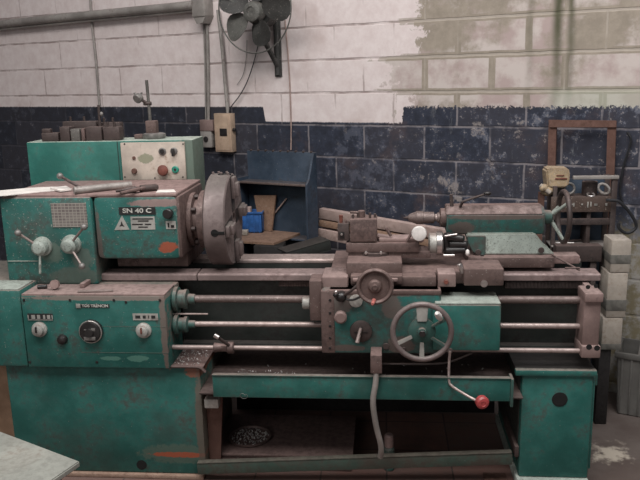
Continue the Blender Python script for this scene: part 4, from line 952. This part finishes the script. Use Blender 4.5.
for i in range(9):
    x = sx0+.03+(sx1-sx0-.06)*i/8; W('edge_tab', B().box(x-.006, x+.006, -SB-.014, -SB+.002, ZB1-.004, ZB1+.006, .001), 'brown_dk', st)
qs = [UZ(x, y, zpl) for x, y in ((238, 241), (274, 243), (306, 230.5), (284, 226), (244, 229))]
b = B(); prism(b.bm, [(p.x, p.y) for p in qs], 'z', zpl-.0125, zpl, 0)
thing('plywood_plate', b, 'wood', 'flat brown plywood plate sticking out of the blue stand', 'board')
f0_ = UZ(262, 244, zpl); f1_ = UZ(296, 240, zpl-.1)
thing('iron_block', B().box(f0_.x-.05, f0_.x+.12, f0_.y-.0, f0_.y+.13, FL, zpl-.0128, .004), 'void', 'dark iron pillar block in front of the blue stand carrying the plywood plate', 'iron block')
q = UZ(252, 233, zpl); x0_, x1_ = q.x-.068, q.x+.066; Yb = q.y; z0_ = zpl+.001; z1_ = U(252, 212, Yb).z
bb = empty('plastic_bin', (q.x, Yb+.05, zpl), 'bright blue plastic bin standing in the dark blue stand', 'bin')
b = B(); b.box(x0_, x1_, Yb, Yb+.1, z0_, z0_+.006, .001)
for (p0, p1, r0_, r1_) in ((x0_, x1_, Yb, Yb+.006), (x0_, x1_, Yb+.094, Yb+.1), (x0_, x0_+.006, Yb, Yb+.1), (x1_-.006, x1_, Yb, Yb+.1)): b.box(p0, p1, r0_, r1_, z0_, z1_-.01, .001)
ob('tub', b, 'bluebox', bb)
ob('rim', B().box(x0_-.004, x1_+.004, Yb-.005, Yb+.001, z1_-.014, z1_, .002).box(x0_-.004, x1_+.004, Yb+.099, Yb+.105, z1_-.014, z1_, .002).box(x0_-.004, x0_+.002, Yb, Yb+.1, z1_-.014, z1_, .002).box(x1_-.002, x1_+.004, Yb, Yb+.1, z1_-.014, z1_, .002), 'bluebox', bb)
for t in (.3, .6, .85): ob('rib', B().box(x0_+(x1_-x0_)*t, x0_+(x1_-x0_)*t+.004, Yb-.003, Yb, z0_, z1_-.012, 0), 'bluebox', bb)
thing('cardboard_piece', B().box(x0_+.012, x0_+.06, Yb+.02, Yb+.08, z0_+.007, z1_+.022, .003), 'timber', 'pale cardboard piece sticking out of the bright blue bin', 'cardboard')
thing('wood_offcut', B().box(x0_+.004, x0_+.052, Yb-.075, Yb-.02, zpl+.001, zpl+.028, .003), 'cardboard', 'small pale offcut in front of the bright blue bin', 'offcut')
pts = [wl(255, 195, .415), wl(277, 195, .415), wl(271.5, 229, .43), wl(260, 229, .43)]
b = B(); prism(b.bm, [(pts[0].x, pts[0].z), (pts[1].x, pts[1].z), (pts[2].x, zpl+.001), (pts[3].x, zpl+.001)], 'y', -.43, -.415, .002)
tag(W('brown_board', b, 'wood'), 'brown wooden board standing upright inside the blue stand', 'board')
a, c = wl(262, 226, .403), wl(286.5, 198.5, .403); a.z = zpl+.004
tag(W('wooden_stick', B().cyl(a, c, .005, seg=8), 'timber'), 'thin pale stick leaning behind the brown board in the blue stand', 'stick')
# channel iron leaning in front of the stand
a, c = U(286, 251, 3.98), U(326, 239.5, 4.12)
bm = bmesh.new(); dv = c-a; T = Matrix.Translation(a) @ dv.to_track_quat('X', 'Z').to_matrix().to_4x4()
box(bm, -.02, dv.length, -.05, .07, 0, .008, .001, T); box(bm, -.02, dv.length, -.05, -.042, -.05, 0, .001, T); box(bm, -.02, dv.length, -.05, .02, -.058, -.05, .001, T)
tag(ob('channel_iron', bm, 'green_dark'), 'dark channel iron lying at an angle beside the blue stand', 'iron channel')
p = (a+c)/2
thing('iron_crate', B().box(p.x-.07, p.x+.06, p.y-.03, p.y+.07, FL, min(a.z, c.z)-.062, .004), 'void', 'dark iron block under the angled channel iron behind the bed', 'iron block')

# ------------------------------------------------------------------ pale timbers behind the tool post, parallel to the wall
def timber(q0, q1, off, h, w, label, mat='timber'):
    a, c = WM @ wl(*q0, off), WM @ wl(*q1, off); dv = c-a; T = Matrix.Translation(a) @ dv.to_track_quat('X', 'Z').to_matrix().to_4x4()
    return thing('timber_plank', B().box(0, dv.length, -w/2, w/2, -h, 0, .004, mat=T), mat, label, 'plank', 'pale timbers piled behind the tool post')
timber((321, 207.8), (470, 233), .30, .062, .05, 'long pale timber sloping down behind the tool post, topmost of the timbers')
timber((321, 218.9), (470, 246), .30, .040, .06, 'greyish brown timber directly below the topmost sloping one', 'wood')
timber((321, 227.4), (470, 256), .30, .06, .08, 'pale pinkish timber third from the top behind the tool post')
a = wl(335, 262, .3); c = wl(420, 256, .3)
tag(W('masonry_block', B().box(a.x, c.x, -.35, -.22, FL, wl(400, 262, .3).z, .006), 'brown_lt'), 'pale pinkish block stack carrying the timbers behind the carriage', 'block')

# ------------------------------------------------------------------ right rear rack
RY = 3.78
rx0, rx1, _, _ = rect(553, 200, 617, 200, RY)
rk = empty('steel_rack', ((rx0+rx1)/2, RY+.1, FL), 'grimy open steel rack with small shelves behind the tailstock handwheel', 'rack')
zt = U(590, 178, RY).z; zs = U(585, 212, RY).z; zl_ = U(585, 246, RY).z; zm_ = U(585, 197, RY).z
xr = U(612, 200, RY).x
ob('upright', B().box(xr-.005, xr+.022, RY-.005, RY+.02, FL, zt, .002), 'brown_dk', rk)
ob('upright', B().box(rx0-.0, rx0+.02, RY, RY+.02, FL, zt-.04, .002), 'brown_dk', rk)
ob('upright', B().box(rx0-.0, rx0+.02, RY+.12, RY+.14, FL, zt, .002), 'brown_dk', rk)
ob('upright', B().box(xr-.005, xr+.02, RY+.12, RY+.14, FL, zt, .002), 'brown_dk', rk)
x0_ = U(573, 176, RY).x
ob('top_rail', B().box(x0_, xr+.025, RY-.012, RY+.012, zt-.006, zt+.012, .003), 'conduit', rk, 'pale grey top rail')
ob('back_panel', B().box(rx0, xr, RY+.125, RY+.132, .05, zt-.02, .002), 'blue', rk)
ob('shelf', B().box(rx0, xr, RY, RY+.12, zm_-.006, zm_, .002).box(rx0-.01, xr, RY-.004, RY+.004, zs, zm_+.002, .002), 'rack', rk, 'rust brown shelf tray')
ob('shelf', B().box(rx0, xr, RY-.02, RY+.12, zl_-.004, zl_+.004, .002), 'conduit', rk)
b = B().box(rx0, xr, RY+.0, RY+.03, U(585, 225, RY).z, U(585, 219, RY).z, .002)
ob('cross_bar', b, 'brown_dk', rk)
xx_ = U(589, 225, RY).x; ob('divider', B().box(xx_-.01, xx_+.01, RY+.01, RY+.12, zl_, zs, .002), 'brown_dk', rk)
# white streak letters on the shelf front: paint marks
b = B(); zc_ = (zs+zm_)/2
for i, (px, w_, h_) in enumerate(((566, .010, .03), (570, .014, .012), (573, .006, .02), (581, .008, .012), (587, .006, .03), (590, .006, .028), (594, .016, .01), (594, .016, .008), (605, .01, .014))):
    x = U(px, 205, RY).x; ob('paint_mark', B().box(x, x+w_, RY-.006, RY-.004, zc_-h_/2+.004*(i % 2), zc_+h_/2, .0005), 'plate', rk)
rust_x = rect(548, 0, 613, 0, RY+.17)
# rusty frame leaning on the wall
f0 = [wl(x, y, .05) for x, y in ((548, 213), (549.5, 121.5), (617, 122), (611, 213))]
fr = empty('rusty_frame', tuple(WM @ Vector(((f0[0].x+f0[3].x)/2, -.05, FL))), 'rust brown flat steel portal frame standing against the wall at the right', 'frame')
def fprism(pts, y0=-.06, y1=-.04):
    b = B(); prism(b.bm, [(p.x, p.z) for p in pts], 'y', y0, y1, .002); return b
l0, l1 = wl(549.5, 120, .05), wl(556.5, 129, .05)
W('post', B().prism([(wl(549, 120, .05).x, wl(549, 120, .05).z), (wl(557, 120, .05).x, wl(557, 127, .05).z), (wl(554.5, 215, .05).x, wl(554, 215, .05).z), (wl(554.5, 215, .05).x-.02, FL), (wl(546.5, 215, .05).x-.02, FL), (wl(547, 215, .05).x, wl(547, 215, .05).z)], 'y', -.06, -.04), 'rust', fr)
W('post', B().prism([(wl(608, 121, .05).x, wl(608, 126, .05).z), (wl(616.5, 121, .05).x, wl(616.5, 121, .05).z), (wl(613, 215, .05).x, wl(613, 215, .05).z), (wl(613, 215, .05).x-.02, FL), (wl(604, 215, .05).x-.02, FL), (wl(605, 215, .05).x, wl(605, 215, .05).z)], 'y', -.06, -.04), 'rust', fr)
W('cross_head', fprism([wl(549, 119.8, .066), wl(616.5, 120.5, .066), wl(616.5, 127.5, .066), (wl(549.5, 127.5, .066))], -.072, -.0605), 'rust', fr)
# yellow motor on the rack
Ym = RY+.04
mt = empty('old_motor', (U(558, 192, Ym).x, Ym+.04, zm_), 'faded yellow boxy motor unit with black base on top of the rack', 'motor')
x0_, x1_, z0_, z1_ = rect(546, 168, 570, 188, Ym-.03)
b = B(); b.prism([(x0_, z1_-.01), (x0_+.015, z1_), (x1_-.005, z1_-.003), (x1_+.002, z1_-.05), (x1_-.006, z0_+.006), (x1_-.02, z0_), (x0_+.012, z0_), (x0_+.006, z0_+.03)], 'y', Ym-.03, Ym+.08, .008)
ob('housing', b, 'yellow', mt)
ob('badge', B().box(x0_+.045, x1_-.015, Ym-.034, Ym-.0305, z1_-.058, z1_-.05, .001).box(x0_+.05, x1_-.03, Ym-.034, Ym-.0305, z1_-.04, z1_-.035, .001), 'maroon', mt)
ob('base', B().box(x0_+.02, x1_-.02, Ym-.01, Ym+.07, z0_-.022, z0_+.002, .004).box(x0_+.03, x1_-.04, Ym, Ym+.06, zm_, z0_-.018, .004), 'black', mt)
a = U(545, 192, Ym)
cs_ = empty('casting', (a.x, Ym-.02, zm_), 'pale and brown lumpy casting left of the yellow motor', 'casting')
ob('body', B().ball(Vector((a.x+.012, Ym, zm_+.03)), .04, 3, (.9, .8, .75)).ball(Vector((a.x-.012, Ym-.02, zm_+.045)), .022, 2), 'yellow', cs_)
ob('spout', B().cyl(Vector((a.x-.03, Ym-.02, zm_+.06)), Vector((a.x+.02, Ym-.03, zm_+.02)), .012), 'cardboard', cs_)
ob('bracket', B().prism([(a.x-.05, FL), (a.x-.02, FL), (a.x+.0, zm_+.02), (a.x-.03, zm_+.02)], 'y', Ym-.0, Ym+.02), 'rust', cs_)
# rings and cup
c = U(569, 193, RY+.05)
thing('steel_ring', B().ring(Vector((c.x, RY+.05, zm_+.036)), (0.1, -1, .25), .026, .0075, 28, 8), 'grey', 'grey ring standing on the rack shelf beside the yellow motor', 'ring')
c = U(590, 190, RY+.05)
b = B(); b.spin(Vector((c.x, RY+.06, zm_+.001)), (0, 0, 1), [(0, .036), (.004, .038), (.07, .038), (.07, .028), (.012, .028)], 28)
thing('steel_cup', b, 'brown_dk', 'dark cylindrical cup standing in the middle of the rack shelf', 'cup')
c = U(590, 196, RY+.02); thing('small_ring', B().ring(Vector((c.x+.002, RY+.014, zm_+.009)), (0, -.45, 1), .017, .005, 24, 8), 'steel', 'bright small ring lying in front of the dark cup', 'ring')
c = U(606, 191, RY+.03); thing('flange_ring', B().ring(Vector((c.x-.004, RY+.055, zm_+.032)), (.25, -.75, .75), .030, .0075, 32, 8), 'conduit', 'pale oval ring leaning at the right end of the rack shelf', 'ring')
# tools low on the rack
a, c = UZ(565, 236, zl_+.01), UZ(580, 235, zl_+.01)
thing('steel_rod', B().cyl(Vector((rx0+.03, RY+.03, zl_+.010)), Vector((rx0+.12, RY+.02, zl_+.010)), .005, seg=8), 'white', 'short bright rod on the lower shelf of the rack', 'rod')
thing('steel_rod', B().cyl(Vector((rx0+.10, RY+.06, zl_+.012)), Vector((rx0+.2, RY+.09, zl_+.012)), .006, seg=8), 'brown_dk', 'dull dark rod at the back of the rack lower shelf', 'rod')
# rusty beam below
x0_, x1_, z0_, z1_ = rect(556, 246, 602, 262, RY-.1)
thing('rusty_beam', B().box(x0_, x1_, RY-.1, RY-.03, z0_, z1_, .004).box(x0_+.02, x0_+.05, RY-.09, RY-.04, FL, z0_, .002).box(x1_-.05, x1_-.02, RY-.09, RY-.04, FL, z0_, .002), 'brown_dk', 'dark rusty beam on two feet behind the tailstock end of the bed', 'beam')
# black hose
hp = [(606, 200), (617, 201), (622, 204), (630, 213), (636, 224), (634, 230), (626, 233), (619, 228), (619, 223)]
b = B(); b.tube([U(x, y, RY-.03) for x, y in hp], .008, 10)
thing('hose', b, 'rubber', 'black hose loop hanging at the right side of the rack', 'hose')
tag(W('cable', wtube([(627, 132), (631, 140), (628, 152), (624, 165), (621, 180), (620, 192), (623, 205)], .02, .006, 8), 'rubber'), 'black cable hooked high on the flaking navy wall at the far right', 'cable')

# ------------------------------------------------------------------ pale boxes stacked at the right end
YX = 3.60
zs_ = [FL, .15, U(612, 350, YX).z, U(613, 318, YX).z, U(617, 273, YX).z, U(621, 240, YX).z]
pxs = [(599, 618), (600, 619), (602, 622), (607, 627), (611, 631)]
names = ['pale box lowest in the stack on the floor at the bed end', 'pale box second from the floor in the banded stack', 'pale banded box third from the floor in the stack at the bed end', 'tall pale box with a grey band, second from the top of the stack', 'topmost pale box of the banded stack beside the bed end']
bandpy = [None, None, (344, 350), (300, 311), (255, 264)]
for i in range(2, 5):
    pm = (390, 365, 335, 295, 256)[i]; x0_, x1_ = U(pxs[i][0], pm, YX).x, U(pxs[i][1], pm, YX).x
    e = empty('carton', ((x0_+x1_)/2, YX+.08, zs_[i]), names[i], 'box', 'pale banded boxes stacked beside the bed end')
    ob('body', B().box(x0_, x1_, YX, YX+.14, zs_[i]+.0005, zs_[i+1]-.0005, .006), 'cardboard', e)
    if bandpy[i]:
        za, zb2 = U((pxs[i][0]+pxs[i][1])/2, bandpy[i][1], YX).z, U((pxs[i][0]+pxs[i][1])/2, bandpy[i][0], YX).z
        za = max(za, zs_[i]+.002); ob('band', B().box(x0_-.001, x1_+.001, YX-.001, YX+.141, za, zb2, .001), 'band', e, 'dark grey band')

x0_, x1_ = U(599, 365, YX).x, U(611, 365, YX).x
thing('wooden_block', B().box(x0_, x1_, YX+.01, YX+.13, FL, zs_[2]-.0005, .004), 'void', 'dark brown wooden block under the banded boxes at the bed end', 'block')
# grey crate
def crate():
    x0 = wl(615, 380, .27).x; x1 = x0+.42; y0, y1 = -.27, -.04; z0, z1 = FL+.005, wl(625, 353, .27).z
    cr_ = empty('plastic_crate', tuple(WM @ Vector(((x0+x1)/2, (y0+y1)/2, FL))), 'ribbed grey plastic crate on the floor at the far right', 'crate')
    b = B(); b.box(x0+.02, x1-.02, y0+.02, y1-.02, z0, z0+.006, .001)
    b.prism([(x0+.02, z0), (x1-.02, z0), (x1, z1), (x0, z1)], 'y', y0, y0+.006); b.prism([(x0+.02, z0), (x1-.02, z0), (x1, z1), (x0, z1)], 'y', y1-.006, y1)
    b.prism([(x0+.02, z0), (x0+.026, z0), (x0+.006, z1), (x0, z1)], 'y', y0, y1); b.prism([(x1-.026, z0), (x1-.02, z0), (x1, z1), (x1-.006, z1)], 'y', y0, y1)
    W('body', b, 'crate', cr_)
    b = B(); b.box(x0-.01, x1+.01, y0-.01, y0+.004, z1-.03, z1, .003); b.box(x0-.01, x1+.01, y1-.004, y1+.01, z1-.03, z1, .003)
    b.box(x0-.01, x0+.004, y0, y1, z1-.03, z1, .003); b.box(x1-.004, x1+.01, y0, y1, z1-.03, z1, .003); W('rim', b, 'crate', cr_)
    for i in range(9):
        x = x0+.03+(x1-x0-.06)*i/8; W('rib', B().box(x-.004, x+.004, y0-.007, y0+.001, z0+.005, z1-.03, .001), 'crate', cr_)
crate()
a, c = wl(632, 385, .15), wl(642, 338, .08); a.z = FL+.02
tag(W('steel_rod', B().cyl(a, c, .006, seg=8), 'conduit'), 'thin rod standing slanted in the grey crate', 'rod')

# brown bit at the pedestal foot right
p = UZ(606, 392, .0)
thing('crooked_bar', B().tube([Vector((.93, 3.5, FL+.012)), Vector((.95, 3.48, .10)), Vector((.985, 3.46, .14)), Vector((.96, 3.44, .17))], .010, 8), 'rust', 'small crooked rusty bar on the floor beside the right pedestal', 'iron bar')

# ------------------------------------------------------------------ under the machine
zq = .03
q0, q1 = UZ(213, 453, zq), UZ(352, 450, zq); yb2 = UZ(232, 414, zq).y
yf = q0.y
pb_ = ob('low_platform', B().box(q0.x, q1.x, yf, yb2, FL, zq-.012, .004).box(q0.x-.006, q1.x+.006, yf-.008, yb2, zq-.01, zq, .002), 'brown')
tag(pb_, 'low dark steel platform box on the floor under the bed', 'platform')
c = UZ(250, 438, zq)
dsk = thing('round_dish', B().spin(Vector((c.x, c.y, zq+.001)), (0, 0, 1), [(0, .098), (.008, .104), (.014, .104), (.014, .097), (.004, .092)], 40), 'brown', 'round shallow iron dish lying on the low platform', 'dish')
b = B()
for i in range(170):
    t = random.random()*6.28; r_ = .088*math.sqrt(random.random()); p = Vector((c.x+r_*math.cos(t), c.y+r_*math.sin(t), zq+.008)); s = random.uniform(.002, .0055)
    b.box(-s, s, -s*.5, s*.5, 0, s*.6, 0, mat=Matrix.Translation(p) @ Euler((random.random()*3, random.random()*3, random.random()*6)).to_matrix().to_4x4())
tag(ob('metal_chips', b, 'chipstuff'), 'bright steel chips collected in the round dish', 'metal chips', kind='stuff')
# small pot beside the bent rod
p = UZ(389, 456, 0); yb = 3.12; x = U(389, 450, yb).x
pt = empty('oil_can', (x, yb, FL), 'small pale brown capped can standing on the floor behind the bent rod', 'can')
ztop = U(389, 434, yb).z
ztop -= FL
ob('body', B().spin((x, yb, FL), (0, 0, 1), [(0, .022), (.004, .025), (ztop*.6, .025), (ztop*.66, .016)], 20), 'green_side', pt)
ob('cap', B().spin((x, yb, FL+ztop*.64), (0, 0, 1), [(0, .018), (.004, .021), (ztop*.32, .021), (ztop*.36, .015)], 20), 'brown_lt', pt, 'pinkish brown cap')
# thin plate edge on the floor front of treadle right
a = UZ(493, 470, FL); thing('floor_plate', B().box(a.x-.05, a.x+.05, 3.0, 3.1, FL, FL+.006, .002), 'rust', 'thin rusty plate on the floor at the foot of the right pedestal', 'plate')

# ------------------------------------------------------------------ left foreground bench and board
ztb = .45
c0 = UZ(80, 461, ztb); d1 = Vector((-.888, .459, 0)); d2 = (UZ(52, 480, ztb)-c0).normalized()
bn = empty('work_table', (c0.x-.4, c0.y-.2, FL), 'low table with pale worn top whose corner enters at the lower left', 'table')
corners = [c0, c0+d1*.62, c0+d1*.62+d2*.8, c0+d2*.8]
b = B(); prism(b.bm, [(p.x, p.y) for p in corners], 'z', ztb-.022, ztb, .004); ob('table_top', b, 'ply', bn)
b = B(); cc = sum(corners, Vector())/4
ob('table_frame', (lambda bb_: (prism(bb_.bm, [(cc.x+(p.x-cc.x)*.86, cc.y+(p.y-cc.y)*.86) for p in corners], 'z', ztb-.07, ztb-.0225), bb_)[1])(B()), 'green_dark', bn)
for p in corners:
    q = cc+(p-cc)*.84; ob('leg', B().box(q.x-.018, q.x+.018, q.y-.018, q.y+.018, FL, ztb-.07, .003), 'green_dark', bn)
thing('wooden_board', B().box(-2.25, -1.735, 3.2, 3.23, FL, .49, .003), 'orangewood', 'brown wooden board standing on edge left of the left pedestal', 'board')
# pale junk pile seen left behind headstock is the bare navy wall
